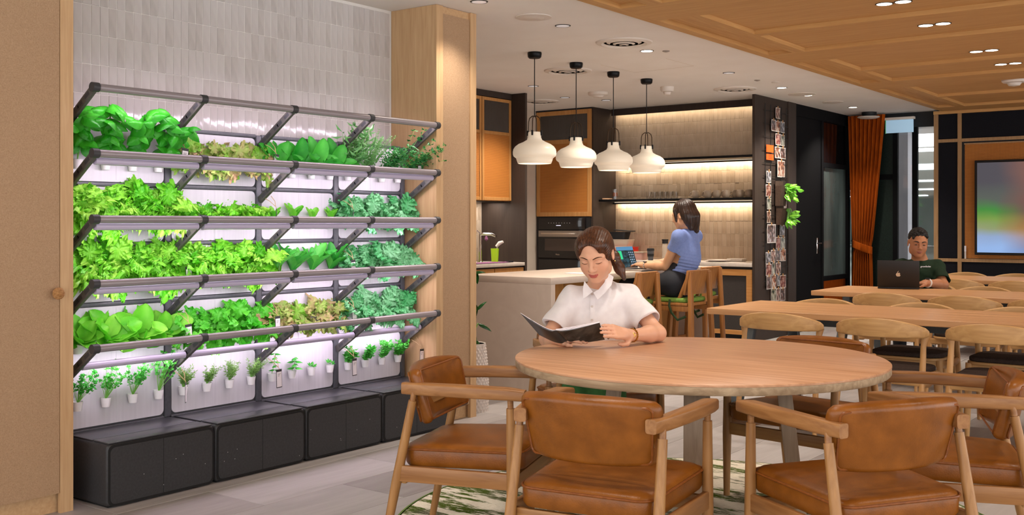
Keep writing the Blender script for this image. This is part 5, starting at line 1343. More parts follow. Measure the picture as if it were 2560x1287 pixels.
def face_parts(S, m, root, hairm, thick=1., lashes=True, openeye=False):
    for q in (-1, 1):
        pts = []
        for i in range(9):
            u = i/8; x = q*(.011+.040*u); z = .0105+.0075*math.sin(u*2.5)-.002*u; p = fsurf(S, m, x, z); pts.append(m @ (p+Vector((0, -.0002, 0))))
        sc_ = m.to_scale().x
        obj('eyebrow', MB().tube(pts, [sc_*thick*w_ for w_ in (.0014, .0023, .0026, .0026, .0025, .0022, .0018, .0013, .0006)], 6), hairm, root)
        pts = []
        for i in range(9):
            u = i/8; x = q*(.0175+.0285*u); z = -.0125-.0028*math.sin(u*PI)+(.0035*u if True else 0); p = fsurf(S, m, x, z); pts.append(m @ (p+Vector((0, .0002, 0))))
        if lashes: obj('eyelashes', MB().tube(pts, [sc_*w_ for w_ in (.0005, .0009, .0012, .0013, .0014, .0014, .0014, .0012, .0006)], 6), hairm, root)
        if openeye:
            p = fsurf(S, m, q*.031, -.0105); e = MB().lathe([(.0005, .001), (.0042, .0006), (.0048, -.001)], 12, axis='y'); obj('iris', e.xf(m @ Matrix.Translation(p)), hairm, root)
def hand(S, wrist, knuck, tip, palm_n, size=1., curl=.35, thumb_side=1, spread=.9):
    """palm from wrist to the knuckle line, four fingers towards tip, curling against palm_n, thumb from the palm's side"""
    w = np.array(wrist); kn = np.array(knuck); tp = np.array(tip); d = kn-w; d /= np.linalg.norm(d); n = np.array(palm_n, float); n -= d*(n@d); n /= np.linalg.norm(n); sd = np.cross(d, n)*thumb_side
    mid = (w+kn)/2
    S.cone(w, w+(kn-w)*.4, .024*size, .027*size, .02)
    for j, o in enumerate((-.030, -.010, .010, .029)):
        S.cone(w+d*.02*size+sd*o*.45*size, kn+sd*o*size, .0155*size, .0115*size, .012)
    fd = tp-kn; fd /= np.linalg.norm(fd)
    for j, (o, L_) in enumerate(zip((.030, .0105, -.0095, -.028), (.066, .076, .070, .054))):
        L_ *= size; a = kn+sd*o*size; ang = 0; pts = [a]; dv = fd+sd*(o*.8*spread); dv /= np.linalg.norm(dv)
        for q in (.45, .32, .23):
            pts.append(pts[-1]+dv*L_*q); dv = dv*math.cos(curl)+n*math.sin(curl); dv /= np.linalg.norm(dv)
        S.chain(pts, [.0090*size, .0083*size, .0075*size, .0064*size], .004)
    a = w+d*.025*size+sd*.024*size; b = a+(d*.55+sd*.6+n*.35)*.036*size; c = b+(d*.9+sd*.15+n*.25)*.030*size; e = c+(d*.95-sd*.1+n*.2)*.024*size
    S.chain([a, b, c, e], [.014*size, .0115*size, .0095*size, .0075*size], .008)
SKIN_R = dict(rough=.48, spec=.35)
M['skin1'] = mk('fair skin', (1, 1, 1), attr=True, **SKIN_R); M['skin2'] = mk('light skin', (1, 1, 1), attr=True, **SKIN_R); M['skin3'] = mk('olive skin', (1, 1, 1), attr=True, **SKIN_R)
for k_ in ('skin1', 'skin2', 'skin3'):
    b_ = M[k_].node_tree.nodes['Principled BSDF']; b_.inputs['Subsurface Weight'].default_value = .12; b_.inputs['Subsurface Radius'].default_value = (.012, .005, .003); b_.inputs['Subsurface Scale'].default_value = .6
M['hair1'] = mk('chestnut hair', H('2b160c'), H('58341f'), (130, 130, 16), detail=3, rough=.38, bump=.25, spec=.45)
M['hair2'] = mk('dark brown hair', H('1b100a'), H('38231a'), (130, 130, 12), detail=3, rough=.36, bump=.5, spec=.5)
M['hair3'] = mk('short black hair', H('0b0807'), H('1c1512'), (90, 90, 90), detail=4, rough=.6, bump=.9, spec=.3)
M['shirtwhite'] = mk('white cotton', H('ebe7e8'), H('e4dfe1'), (30, 30, 30), rough=.85, spec=.2, trans=.08)
M['shirtblue'] = mk('periwinkle jersey', H('7d8fc4'), H('7486bb'), (60, 60, 60), rough=.75, spec=.25)
M['shirtgreen'] = mk('dark green jersey', H('1c2d1c'), H('182718'), (60, 60, 60), rough=.85, spec=.2)
M['trousers'] = mk('green trousers', H('3d7038'), H('356431'), (40, 40, 40), rough=.85)
M['jeans'] = mk('dark denim', H('16171c'), H('20222a'), (200, 200, 200), rough=.8)
M['gold'] = mk('gold', H('c9a25a'), rough=.25, metal=1.)
def v3(p): return np.array(p, float)
# ---------------------------------------------------------------- woman reading at the round table
W1 = thing('person', 'woman with low ponytail in white collared shirt reading a magazine at the round table', 'person', (-2.985, 4.69, .46))
def PT(px, py, t): return v3(at(px, py, t))
hm = frame(at(1489, 632, 5.17), RT*(-.30)-FW*.86+Vector((0, 0, -.40)), 1.10, roll=.05)
neck_b = PT(1496, 722, 5.31); shR = PT(1432, 745, 5.30); shL = PT(1566, 740, 5.33); elR = PT(1368, 846, 5.20); elL = PT(1645, 833, 5.12); wrR = PT(1406, 851, 4.99); wrL = PT(1578, 838, 4.965)
pel = v3((-2.985, 4.69, .56))
B = SDF(); head_prims(B, hm)
B.cone(v3(hm @ Vector((0, -.018, -.055))), neck_b, .049, .052, .03)
B.cone(neck_b, (shR+shL)/2-V(0, 0, .04)+v3(FW)*.01, .052, .07, .03); B.cone(shR, shL, .048, .048, .04)
B.ell((shR+shL)/2-V(0, 0, .15)+v3(FW)*.015, (.12, .08, .16), .04); B.cone((shR+shL)/2-V(0, 0, .22), pel, .11, .13, .06)
for sh, el, wr in ((shR, elR, wrR), (shL, elL, wrL)):
    B.cone(sh, el, .042, .037, .02); B.chain([el, el+(wr-el)*.35, wr], [.037, .039, .025], .02)
hand(B, wrL, PT(1536, 829, 4.87), PT(1500, 822, 4.835), v3(at(1500, 900, 5.15))-PT(1536, 829, 4.90), .96, .22, 1)
hand(B, wrR, PT(1432, 850, 4.95), PT(1460, 852, 4.93), V(0, 0, -1), .92, .15, -1)
b_me = B.mesh('body', .0028, M['skin1'], facecol(hm, H('d3a184'), H('a8554c'), H('d08a6e')))
bo = obj('body', b_me, None, None); 
def childw(o, root): o.parent = root; o.matrix_parent_inverse = root.matrix_basis.inverted()
def pobj(name, mb, mat, root, **k): o = obj(name, mb, mat, None, **k); childw(o, root); return o
class _P:      # parent proxy so that world-space parts can be hung on a person
    pass
childw(bo, W1)
_obj = obj
def obj(name, mb, mat=None, parent=None, loc=None, smooth=40, label=None, mtx=None):
    o = _obj(name, mb, mat, parent, loc, smooth, label, mtx)
    top = parent
    if parent is not None and PERSONROOT is not None:
        r_ = parent
        while r_.parent is not None: r_ = r_.parent
        if r_ is PERSONROOT: o.matrix_parent_inverse = PERSONROOT.matrix_basis.inverted() if parent is PERSONROOT else Matrix.Identity(4)
    return o
PERSONROOT = W1
face_parts(B, hm, W1, M['hair1'])
# hair: side-parted cap drawn back into a low ponytail
Hs = SDF(); Hs.ell((0, -.016, .035), (.0785, .096, .0785), .02, m=hm); Hs.ell((0, -.055, -.01), (.070, .060, .070), .03, m=hm)
Hs.ell((-.030, .046, .060), (.040, .040, .032), .03, m=hm); Hs.ell((.046, .028, .046), (.030, .052, .048), .03, m=hm); Hs.ell((-.060, .012, .015), (.0185, .045, .048), .02, m=hm); Hs.ell((.060, .012, .015), (.0185, .045, .048), .02, m=hm)
Hs.ell((.006, .135, -.018), (.066, .096, .114), .006, 's', m=hm); Hs.ell((0, .060, -.095), (.095, .085, .075), .015, 's', m=hm)
for q in (-1, 1): Hs.ell((q*.088, .0, -.020), (.022, .024, .030), .012, 's', m=hm)
Hs.chain([v3(hm @ Vector((-.01, -.105, -.035))), v3(hm @ Vector((-.045, -.115, -.075))), v3(hm @ Vector((-.072, -.090, -.125))), v3(hm @ Vector((-.095, -.06, -.16)))], [.030, .028, .024, .010], .02)
hmi = np.array(hm.inverted())
def hdisp(P):
    q = P@hmi[:3, :3].T+hmi[:3, 3]; a = np.arctan2(q[:, 0], q[:, 2]+.02); return .0006*np.sin(a*63+q[:, 1]*34)+.0004*np.sin(a*131+q[:, 1]*75)
Hs.disp = hdisp
ho = obj('hair', Hs.mesh('hair', .0028, M['hair1']), None, W1)
# shirt
T = SDF(); ctr = (shR+shL)/2
T.cone(shR+V(0, 0, -.005), shL+V(0, 0, -.005), .060, .060, .05); T.cone(neck_b-V(0, 0, .035), ctr, .066, .10, .05)
mS = frame(ctr-V(0, 0, .17), -(FW)*1.0-RT*.1, 1.)
T.ell((0, .012, 0), (.172, .108, .20), .05, m=mS); T.ell((0, .0, -.16), (.165, .105, .19), .06, m=mS)
for sh, el in ((shR, elR), (shL, elL)):
    a = sh+(el-sh)*.0; b = sh+(el-sh)*.72; T.cone(a, b, .060, .070, .04, cap=False); d_ = (el-sh)/np.linalg.norm(el-sh)
    T.cone(b+d_*.0, b+d_*.20, .12, .12, .003, 's', cap=True); T.cone(b-d_*.05, b+d_*.03, .052, .060, .004, 's', cap=True)
T.ell(neck_b+V(0, 0, .055), (.066, .066, .062), .012, 's')
mSi = np.array(mS.inverted())
def sdisp(P):
    q = P@mSi[:3, :3].T+mSi[:3, 3]; low = np.clip((.10-q[:, 2])/.25, 0, 1); return low*(.0075*np.sin(q[:, 0]*58+q[:, 2]*9)+.004*np.sin(q[:, 0]*117-q[:, 2]*18))+.0025*np.sin(q[:, 0]*30+q[:, 2]*48)+.002*np.sin(q[:, 0]*75-q[:, 2]*30)*np.clip(np.abs(q[:, 0])/.12-.4, 0, 1)
T.disp = sdisp
so = obj('shirt', T.mesh('shirt', .0032, M['shirtwhite']), None, W1)
def onS(S_, px, py, e=.0): return S_.hit(px, py, 4., 8., e)[0]
def flap(pts, th=.004, S_=T, e=.006):
    P_ = [onS(S_, *p, e*(1+p[2] if len(p) > 2 else 1)) if len(p) == 2 else at(*p) for p in pts]
    P_ = [p if p is not None else at(*pts[i][:2], 5.2) for i, p in enumerate(P_)]
    n = len(P_); mb = MB(); bk = FW*th; mb.loft([[p for p in P_], [p+bk for p in P_]]); return mb
obj('collar', flap([(1461, 702, 5.185), (1457, 722, 5.185), (1458, 747, 5.178), (1472, 737, 5.172), (1482, 729, 5.172), (1472, 716, 5.178)]), M['shirtwhite'], so)
obj('collar', flap([(1519, 681, 5.255), (1534, 692, 5.25), (1529, 712, 5.215), (1512, 733, 5.185), (1494, 749, 5.172), (1483, 731, 5.168), (1497, 723, 5.18), (1511, 706, 5.21)]), M['shirtwhite'], so)
pl_ = [onS(T, 1482, y_, .002) or at(1482, y_, 5.19) for y_ in (738, 755, 775, 795, 815)]
obj('placket', MB().tube(pl_, .013, 6, flat=.18, up=tuple(-FW)), M['shirtwhite'], so)
for y_ in (735, 766, 800):
    p = onS(T, 1480, y_, .006) or at(1480, y_, 5.18); obj('button', MB().lathe([(.0005, .002), (.0055, .002), (.006, 0), (.0005, -.001)], 12, axis='y').xf(Matrix.Translation(p) @ Matrix.Rotation(YAW+PI, 4, 'Z')), M['pot'], so)
# trousers, shoes
Tr = SDF(); hipR = pel+v3(RT)*-.08-v3(FW)*0; hipL = pel+v3(RT)*.08
kR = v3(at(1448, 975, 5.13)); kL = v3(at(1520, 975, 5.08)); fR = v3(at(1400, 1155, 5.32)); fL = v3(at(1560, 1180, 5.25)); fR[2] = .10; fL[2] = .10
Tr.cone(hipR+V(0, 0, .02), hipL+V(0, 0, .02), .115, .115, .05)
for h_, k2, f2 in ((hipR, kR, fR), (hipL, kL, fL)): Tr.cone(h_, k2, .10, .078, .04); Tr.cone(k2, f2, .080, .070, .03)
obj('trousers', Tr.mesh('trousers', .006, M['trousers']), None, W1)
for f2 in (fR, fL):
    d_ = -v3(FW)+v3(RT)*-.15; d_ /= np.linalg.norm(d_); S_ = SDF(); base = V(f2[0], f2[1], FZ+.04)
    S_.cone(base-d_*.03, base+d_*.13, .043, .034, .03); S_.cone(base-d_*.02, base-d_*.01+V(0, 0, .06), .045, .04, .03); S_.ell(base+V(0, 0, -.14)+d_*.05, (.3, .3, .104), .004, 's')
    sh_ = obj('sneaker', S_.mesh('sneaker', .004, M['pot']), None, W1); lc = MB()
    for k in range(4):
        p = base+d_*(.03+.022*k)+V(0, 0, .043-.006*k); s_ = np.cross(d_, V(0, 0, 1)); lc.tube([p-s_*.03, p+V(0, 0, .006), p+s_*.03], .003, 5)
    obj('laces', lc, M['card'], sh_)
# watch, rings, earring
wd = (wrL-elL)/np.linalg.norm(wrL-elL); wc = wrL-wd*.008
def bracelet(c, axis, r, thick, mat, root, name, beads=0):
    a = Vector(axis).normalized(); u = a.orthogonal().normalized(); v = a.cross(u); mb = MB()
    if beads:
        for k in range(beads):
            q = 2*PI*k/beads; p = Vector(c)+(u*math.cos(q)+v*math.sin(q))*r; mb.tube([p-a*.005, p+a*.005], [.0042, .0042], 6)
    else: mb.tube([Vector(c)+(u*math.cos(2*PI*k/28)+v*math.sin(2*PI*k/28))*r for k in range(28)], thick, 6, closed=True)
    return obj(name, mb, mat, root)
wt_ = bracelet(wc, wd, .030, .004, M['gold'], W1, 'wristwatch', 22)
fc = Vector(wc)-FW*.032+Vector((0, 0, .004)); obj('watch_face', MB().lathe([(.001, .004), (.011, .004), (.013, .002), (.013, -.004), (.001, -.004)], 18, axis='y').xf(Matrix.Translation(fc) @ Matrix.Rotation(YAW+PI, 4, 'Z')), M['gold'], wt_)
ep = hm @ Vector((-.080, -.006, -.045)); obj('earring', MB().lathe([(.0005, .004), (.004, 0), (.0005, -.004)], 10).xf(Matrix.Translation(ep)), M['gold'], W1)
kn_ = PT(1522, 831, 4.87); bracelet(kn_+V(0, 0, -.02), v3(at(1500, 824, 4.86))-kn_, .0105, .0018, M['gold'], W1, 'ring')
PERSONROOT = None
# magazine
mgz = thing('magazine', 'dark-covered magazine held open above the round table', 'magazine', tuple(at(1395, 838, 5.0)))
def page(c00, c10, c01, c11, bulge, th, n=12):       # spine edge c00->c01 (top,bottom), outer edge c10->c11
    mb = MB(); nrm = (c10-c00).cross(c01-c00).normalized(); grid = []
    if nrm.dot(FW) > 0: nrm = -nrm
    def pt(u, v, o): a = c00.lerp(c10, u); b = c01.lerp(c11, u); return a.lerp(b, v)-nrm*bulge*math.sin(u**.6*PI)+nrm*o
    for i in range(n+1):
        u = i/n; grid.append([pt(u, 0, 0), pt(u, 1, 0), pt(u, 1, -th), pt(u, 0, -th)])
    return mb.loft(grid)
M['cover'] = mk('charcoal glossy cover', H('33312f'), H('3d3b39'), (6, 6, 6), rough=.28, spec=.5)
M['cover2'] = mk('dark photo cover', H('2a2826'), H('4a4640'), (9, 26, 26), detail=5, dist=1., rough=.25, spec=.5)
sp0 = at(1390, 826, 4.83); sp1 = at(1418, 853, 4.93); lt0 = at(1301, 783, 4.77); lt1 = at(1348, 837, 4.90); rt0 = at(1499, 807, 4.86); rt1 = at(1512, 849, 4.95)
PERSONROOT = mgz
cvL = obj('back_cover', page(sp0, lt0, sp1, lt1, -.018, .0012), M['cover'], mgz); cvR = obj('front_cover', page(sp0, rt0, sp1, rt1, -.012, .0012), M['cover2'], mgz)
bk_ = FW*.004+Vector((0, 0, .0015))
for k in range(3): obj('page_block', page(sp0+bk_*(k+1), rt0+bk_*(k+1)*.8, sp1+bk_*(k+1), rt1+bk_*(k+1)*.8, -.008+.003*k, .0016), M['card'], mgz)
obj('page_block', page(sp0+bk_, lt0+bk_*.6, sp1+bk_, lt1+bk_*.6, -.012, .0016), M['card'], mgz)
ln = MB()
for k in range(9):
    a = lt0.lerp(sp0, .12).lerp(lt1.lerp(sp1, .12), .10+.055*k); b = lt0.lerp(sp0, .34-.03*(k % 3)).lerp(lt1.lerp(sp1, .34), .10+.055*k); off = -FW*.006
    ln.tube([a+off, a.lerp(b, .5)+off*1.4, b+off*1.6], .0006, 4)
obj('print_lines', ln, M['chip'], cvL)
PERSONROOT = None
# ---------------------------------------------------------------- woman in blue at the island
W2 = thing('person', 'woman with long dark hair in blue top typing at the island', 'person', (-4.30, 8.11, .686)); PERSONROOT = W2
hm2 = frame((-4.255, 8.095, 1.388), (-.97, .06, -.20), 1.0)
nb = V(-4.195, 8.11, 1.255); sL = V(-4.225, 7.955, 1.205); sR = V(-4.225, 8.265, 1.205); eL = V(-4.385, 8.02, .945); wL = V(-4.60, 8.035, .947); eR = V(-4.42, 8.35, .985); wR = V(-4.645, 8.21, .955); p2 = V(-4.30, 8.11, .80)
B = SDF(); head_prims(B, hm2); B.cone(v3(hm2 @ Vector((0, -.018, -.055))), nb, .045, .048, .03); B.cone(sL, sR, .045, .045, .04); B.cone(nb, (sL+sR)/2-V(0, 0, .05), .046, .06, .03)
B.cone((sL+sR)/2-V(0, 0, .08), p2+V(0, 0, .1), .075, .09, .04)
for sh, el, wr in ((sL, eL, wL), (sR, eR, wR)): B.cone(sh, el, .043, .036, .02); B.chain([el, el+(wr-el)*.35, wr], [.036, .037, .024], .02)
hand(B, wL, wL+V(-.08, .015, .004), wL+V(-.16, .02, -.008), V(0, 0, -1), .9, .28, -1); hand(B, wR, wR+V(-.085, -.02, .004), wR+V(-.17, -.04, -.006), V(0, 0, -1), .9, .28, 1)
bo = obj('body', B.mesh('body', .0045, M['skin2'], facecol(hm2, H('cf9c78'), H('a3574b'), H('c98a6a'))), None, W2); face_parts(B, hm2, W2, M['hair2'])
Hs = SDF(); Hs.ell((0, -.020, .044), (.084, .102, .088), .02, m=hm2); Hs.ell((0, -.065, -.03), (.078, .055, .10), .04, m=hm2)
Hs.cone(v3(hm2 @ Vector((0, -.085, -.04))), V(-4.145, 8.11, 1.255), .066, .030, .03); Hs.cone(v3(hm2 @ Vector((.05, -.05, -.02))), V(-4.19, 8.17, 1.25), .04, .02, .03); Hs.cone(v3(hm2 @ Vector((-.045, -.06, -.02))), V(-4.16, 8.05, 1.27), .045, .018, .03)
Hs.cone(v3(hm2 @ Vector((-.072, .035, .04))), v3(hm2 @ Vector((-.07, .035, -.10))), .014, .006, .02)
Hs.ell((0, .120, -.03), (.066, .085, .10), .012, 's', m=hm2); Hs.ell((0, .075, -.10), (.10, .08, .075), .015, 's', m=hm2)
h2i = np.array(hm2.inverted())
Hs.disp = lambda P: (lambda q: .0016*np.sin(np.arctan2(q[:, 0], -q[:, 1])*34+q[:, 2]*8)+.001*np.sin(np.arctan2(q[:, 0], -q[:, 1])*71))(P@h2i[:3, :3].T+h2i[:3, 3])
obj('hair', Hs.mesh('hair', .004, M['hair2']), None, W2)
T = SDF(); T.cone(sL-V(0, 0, .004), sR-V(0, 0, .004), .056, .056, .05); T.cone(nb-V(0, 0, .03), (sL+sR)/2-V(0, 0, .03), .058, .09, .05)
T.ell((sL+sR)/2+V(.0, 0, -.13), (.10, .145, .17), .05); T.cone((sL+sR)/2+V(-.01, 0, -.20), p2+V(.0, 0, .09), .112, .112, .06); T.ell(p2+V(0, 0, .10), (.115, .135, .06), .04)
for sh, el in ((sL, eL), (sR, eR)):
    b = sh+(el-sh)*.45; d_ = (el-sh)/np.linalg.norm(el-sh); T.cone(sh, b, .052, .050, .03); T.cone(b, b+d_*.2, .10, .10, .003, 's', cap=True)
T.ell(nb+V(0, 0, .06), (.058, .058, .062), .012, 's'); T.ell(p2+V(0, 0, -.30), (.4, .4, .32), .004, 's')
T.disp = lambda P: np.clip((1.08-P[:, 2])/.12, 0, 1)*(.003*np.sin(P[:, 2]*230+P[:, 0]*40+P[:, 1]*20))+.0012*np.sin(P[:, 2]*60+P[:, 1]*30)
obj('shirt', T.mesh('shirt', .0045, M['shirtblue']), None, W2)
Tr = SDF(); hl, hr_ = p2+V(0, -.085, 0), p2+V(0, .085, 0); Tr.cone(hl, hr_, .118, .118, .05); Tr.cone(p2, p2+V(0, 0, .10), .12, .112, .05)
for h_, k2, f2 in ((hl, V(-4.76, 8.01, .765), V(-4.64, 8.01, .34)), (hr_, V(-4.76, 8.24, .765), V(-4.66, 8.24, .34))): Tr.cone(h_, k2, .10, .070, .04); Tr.cone(k2, f2, .068, .045, .03)
obj('jeans', Tr.mesh('jeans', .006, M['jeans']), None, W2)
for y_ in (8.01, 8.24):
    S_ = SDF(); S_.cone(V(-4.63, y_, .31), V(-4.79, y_, .295), .042, .032, .03); S_.cone(V(-4.64, y_, .31), V(-4.645, y_, .37), .042, .04, .02); obj('shoe', S_.mesh('shoe', .005, M['framegrey']), None, W2)
wd2 = (wL-eL)/np.linalg.norm(wL-eL); wt_ = bracelet(wL-wd2*.01, wd2, .0285, .0065, M['steelb'], W2, 'wristwatch'); obj('watch_face', bx(-.014, .014, -.014, .014, 0, .008, bev=.003).xf(Matrix.Translation(Vector(wL-wd2*.01)+Vector((0, -.008, .027)))), M['black'], wt_)
PERSONROOT = None
# ---------------------------------------------------------------- man with the black laptop
W3 = thing('person', 'man with short black hair in dark green t-shirt behind the black laptop', 'person', (-2.80, 9.93, .46)); PERSONROOT = W3
hm3 = frame(at(2295, 605, 9.52), -FW*.93-RT*.16+Vector((0, 0, -.13)), 1.09, roll=-.06)
nb = PT(2299, 648, 9.62); sR = PT(2252, 667, 9.62); sL = PT(2341, 669, 9.60); eL = PT(2358, 712, 9.40); wL = PT(2318, 707, 9.28); eR = PT(2232, 712, 9.55); wR = PT(2248, 712, 9.45); p3 = V(-2.80, 9.97, .57)
B = SDF(); head_prims(B, hm3, True); B.cone(v3(hm3 @ Vector((0, -.018, -.055))), nb, .058, .062, .03); B.cone(sL, sR, .055, .055, .05); B.cone(nb, (sL+sR)/2-V(0, 0, .06), .058, .08, .03); B.cone((sL+sR)/2-V(0, 0, .1), p3, .09, .11, .04)
for sh, el, wr in ((sL, eL, wL), (sR, eR, wR)): B.cone(sh, el, .052, .044, .02); B.chain([el, el+(wr-el)*.35, wr], [.044, .044, .029], .02)
hand(B, wL, PT(2300, 708, 9.27), PT(2282, 711, 9.30), V(0, 0, -1), 1.05, .3, 1); hand(B, wR, PT(2255, 712, 9.42), PT(2262, 712, 9.38), V(0, 0, -1), 1.05, .3, -1)
bo = obj('body', B.mesh('body', .0045, M['skin3'], facecol(hm3, H('a8714f'), H('8a4f42'), H('9d6047'))), None, W3); face_parts(B, hm3, W3, M['hair3'], 1.7, True, True)
Hs = SDF(); Hs.ell((0, -.018, .040), (.077, .096, .080), .02, m=hm3); Hs.disp = lambda P: .0022*np.sin(P[:, 0]*260+P[:, 1]*90)*np.sin(P[:, 2]*210+P[:, 1]*150)
for k in range(60):
    a = R.uniform(-1, 1); b = R.uniform(-.8, 1.15); Hs.ell((.058*a, .066*b-.006, .104-.034*a*a-.022*b*b+R.uniform(-.004, .008)), (.011, .013, .014), .008, m=hm3)
Hs.ell((0, .128, -.018), (.066, .082, .086), .01, 's', m=hm3); Hs.ell((0, .075, -.115), (.10, .09, .09), .010, 's', m=hm3); Hs.ell((0, -.06, -.085), (.10, .09, .05), .012, 's', m=hm3)
obj('hair', Hs.mesh('hair', .0045, M['hair3']), None, W3)
T = SDF(); T.cone(sL, sR, .066, .066, .06); T.cone(nb-V(0, 0, .035), (sL+sR)/2-V(0, 0, .04), .070, .11, .05); mS = frame((sL+sR)/2-V(0, 0, .17), -FW, 1.); T.ell((0, 0, 0), (.20, .12, .20), .06, m=mS); T.ell((0, 0, -.16), (.18, .12, .2), .06, m=mS)
for sh, el in ((sL, eL), (sR, eR)):
    b = sh+(el-sh)*.8; d_ = (el-sh)/np.linalg.norm(el-sh); T.cone(sh, b, .070, .074, .04); T.cone(b, b+d_*.2, .13, .13, .003, 's', cap=True); T.cone(b-d_*.03, b+d_*.03, .062, .066, .004, 's', cap=True)
T.ell(nb+V(0, 0, .062), (.070, .070, .062), .012, 's')
T.disp = lambda P: .002*np.sin(P[:, 2]*70+P[:, 0]*50)+.0015*np.sin(P[:, 0]*90-P[:, 2]*40)
so3 = obj('t_shirt', T.mesh('t_shirt', .005, M['shirtgreen']), None, W3)
lp = T.hit(2314, 668, 7, 12, .012)[0]
if lp is not None: text('chest_print', 'growbcite', .023, M['card'], so3, Matrix.Translation(lp) @ Matrix.Rotation(YAW, 4, 'Z') @ Matrix.Rotation(PI/2, 4, 'X'), .0015)
Tr = SDF(); hl, hr_ = p3+v3(RT)*.09, p3-v3(RT)*.09; Tr.cone(hl, hr_, .12, .12, .05)
for h_, s_ in ((hl, 1), (hr_, -1)): k2 = h_+V(-.02*s_*0, -.42, 0); f2 = k2+V(0, .05, 0); f2[2] = .06; Tr.cone(h_, k2, .10, .07, .04); Tr.cone(k2, f2, .068, .05, .03)
obj('trousers', Tr.mesh('trousers', .008, M['jeans']), None, W3)
wd3 = (wL-eL)/np.linalg.norm(wL-eL); wt_ = bracelet(wL-wd3*.012, wd3, .034, .009, M['whiteplastic'], W3, 'wristwatch'); obj('watch_face', bx(-.018, .018, -.015, .015, 0, .01, bev=.004).xf(Matrix.Translation(Vector(wL-wd3*.012)+Vector((0, -.012, .034)))), M['black'], wt_)
PERSONROOT = None
lpb = thing('laptop', 'open black laptop with a pale fruit emblem on its lid', 'laptop', (*at(2246, 721, 9.22).xy, .7405), math.radians(15))
obj('base', bx(-.172, .172, 0, .235, 0, .014, bev=.005), M['laptopblack'], lpb)
mt = Matrix.Translation((0, 0, .014)) @ Matrix.Rotation(math.radians(11), 4, 'X')
ld = obj('lid', bx(-.172, .172, -.006, .002, 0, .24, bev=.004).xf(mt), M['laptopblack'], lpb)
obj('screen', bx(-.16, .16, .002, .003, .01, .232).xf(mt), mk('lit laptop screen', (.2, .2, .25), emit=(.5, .55, .7), estr=.5), ld)
ap = []
for k in range(36):       # apple-like outline with a bite
    a = 2*PI*k/36; r_ = .019*(1-.10*math.cos(2*a+PI)*.6); x, z = r_*math.cos(a)*.98, r_*math.sin(a)
    if abs(x) < .006 and z > 0: z -= .003*(1-abs(x)/.006)
    if abs(x) < .005 and z < 0: z += .0015
    dx, dz = x-.0225, z-.003
    dd = math.hypot(dx, dz)
    if dd < .010: x = .0225+dx/dd*.010; z = .003+dz/dd*.010
    ap.append((x, z))
mb = MB().loft([[(x, -.0072, z+.115) for x, z in ap], [(x, -.006, z+.115) for x, z in ap]])
lf_ = [(-.003+.009*math.cos(a)*.35+.006*math.sin(a), .025+.008*math.sin(a)) for a in [2*PI*k/14 for k in range(14)]]
mb.loft([[(x, -.0072, z+.115) for x, z in lf_], [(x, -.006, z+.115) for x, z in lf_]])
obj('emblem', mb.xf(mt), mk('pale emblem', H('c9b39a'), rough=.35), ld)
# ================================================================ PHOTO WALL, HANGING PLANTS, POTTED PLANT
gx = PXX+.014
gr = thing('wire_grid', 'black wire grid fixed on the dark partition for photos', 'grid', (PXX+.002, 11.5, 0))
for k in range(5): obj('wire', MB().rod((.006, -.29+k*.152, .60), (.006, -.29+k*.152, 2.66), .0035, n=6), M['wirebk'], gr)
for k in range(14): obj('wire', MB().rod((.011, -.36, .66+k*.148), (.011, .345, .66+k*.148), .003, n=6), M['wirebk'], gr)
def photomat(i, a, b, c):
    m = bpy.data.materials.new('photo print %d' % i); m.use_nodes = True; n = m.node_tree.nodes; L = m.node_tree.links; bb = n['Principled BSDF']; bb.inputs['Roughness'].default_value = .35
    tc = n.new('ShaderNodeTexCoord'); mp = n.new('ShaderNodeMapping'); mp.inputs['Location'].default_value = (i*1.7, i*.9, i*2.3); mp.inputs['Scale'].default_value = (1, 28, 24); L.new(tc.outputs['Object'], mp.inputs[0])
    ns = n.new('ShaderNodeTexNoise'); ns.inputs['Scale'].default_value = 1; ns.inputs['Detail'].default_value = 2; L.new(mp.outputs[0], ns.inputs[0])
    r = n.new('ShaderNodeValToRGB'); r.color_ramp.elements[0].position = .36; r.color_ramp.elements[1].position = .66; e = r.color_ramp.elements.new(.5)
    r.color_ramp.elements[0].color = (*H(a), 1); e.color = (*H(b), 1); r.color_ramp.elements[2].color = (*H(c), 1); L.new(ns.outputs['Fac'], r.inputs[0]); L.new(r.outputs[0], bb.inputs['Base Color']); return m
PM = [photomat(i, *c) for i, c in enumerate([('2a2422', '8a5a48', 'b9aaa0'), ('231d1c', '6b4638', 'a8a2a6'), ('33251f', '9a5b3a', 'c2b6ab'), ('2c2a2c', '6f6a6c', 'b5b5bd'), ('2f201d', '7d3f38', 'b59a8c'), ('26302a', '6d6a55', 'a9a79a')])]
PH = [(140, 93, 168, 165), (113, 165, 143, 240), (142, 175, 166, 245), (168, 178, 198, 250), (140, 250, 170, 325), (172, 258, 200, 330), (140, 330, 167, 403), (169, 335, 200, 408), (147, 412, 203, 520),
      (85, 478, 115, 552), (83, 560, 115, 635), (85, 640, 117, 712), (85, 722, 117, 795), (87, 802, 143, 915), (186, 640, 208, 718), (168, 805, 195, 872), (145, 880, 169, 950), (172, 878, 200, 950), (113, 958, 143, 1030),
      (145, 955, 171, 1025), (173, 955, 200, 1025), (83, 972, 110, 1042), (85, 1044, 115, 1112), (118, 1034, 138, 1108), (143, 1035, 173, 1105), (85, 1117, 116, 1195), (118, 1112, 145, 1188), (150, 1108, 165, 1175), (170, 1112, 200, 1185), (115, 1192, 143, 1265), (145, 1192, 168, 1265), (170, 1190, 198, 1265)]
def onX(px, py, X):
    d = at(px, py, 1.)-Vector((0, 0, CAM_H)); t = X/d.x; return Vector((0, 0, CAM_H))+d*t
cols = {}
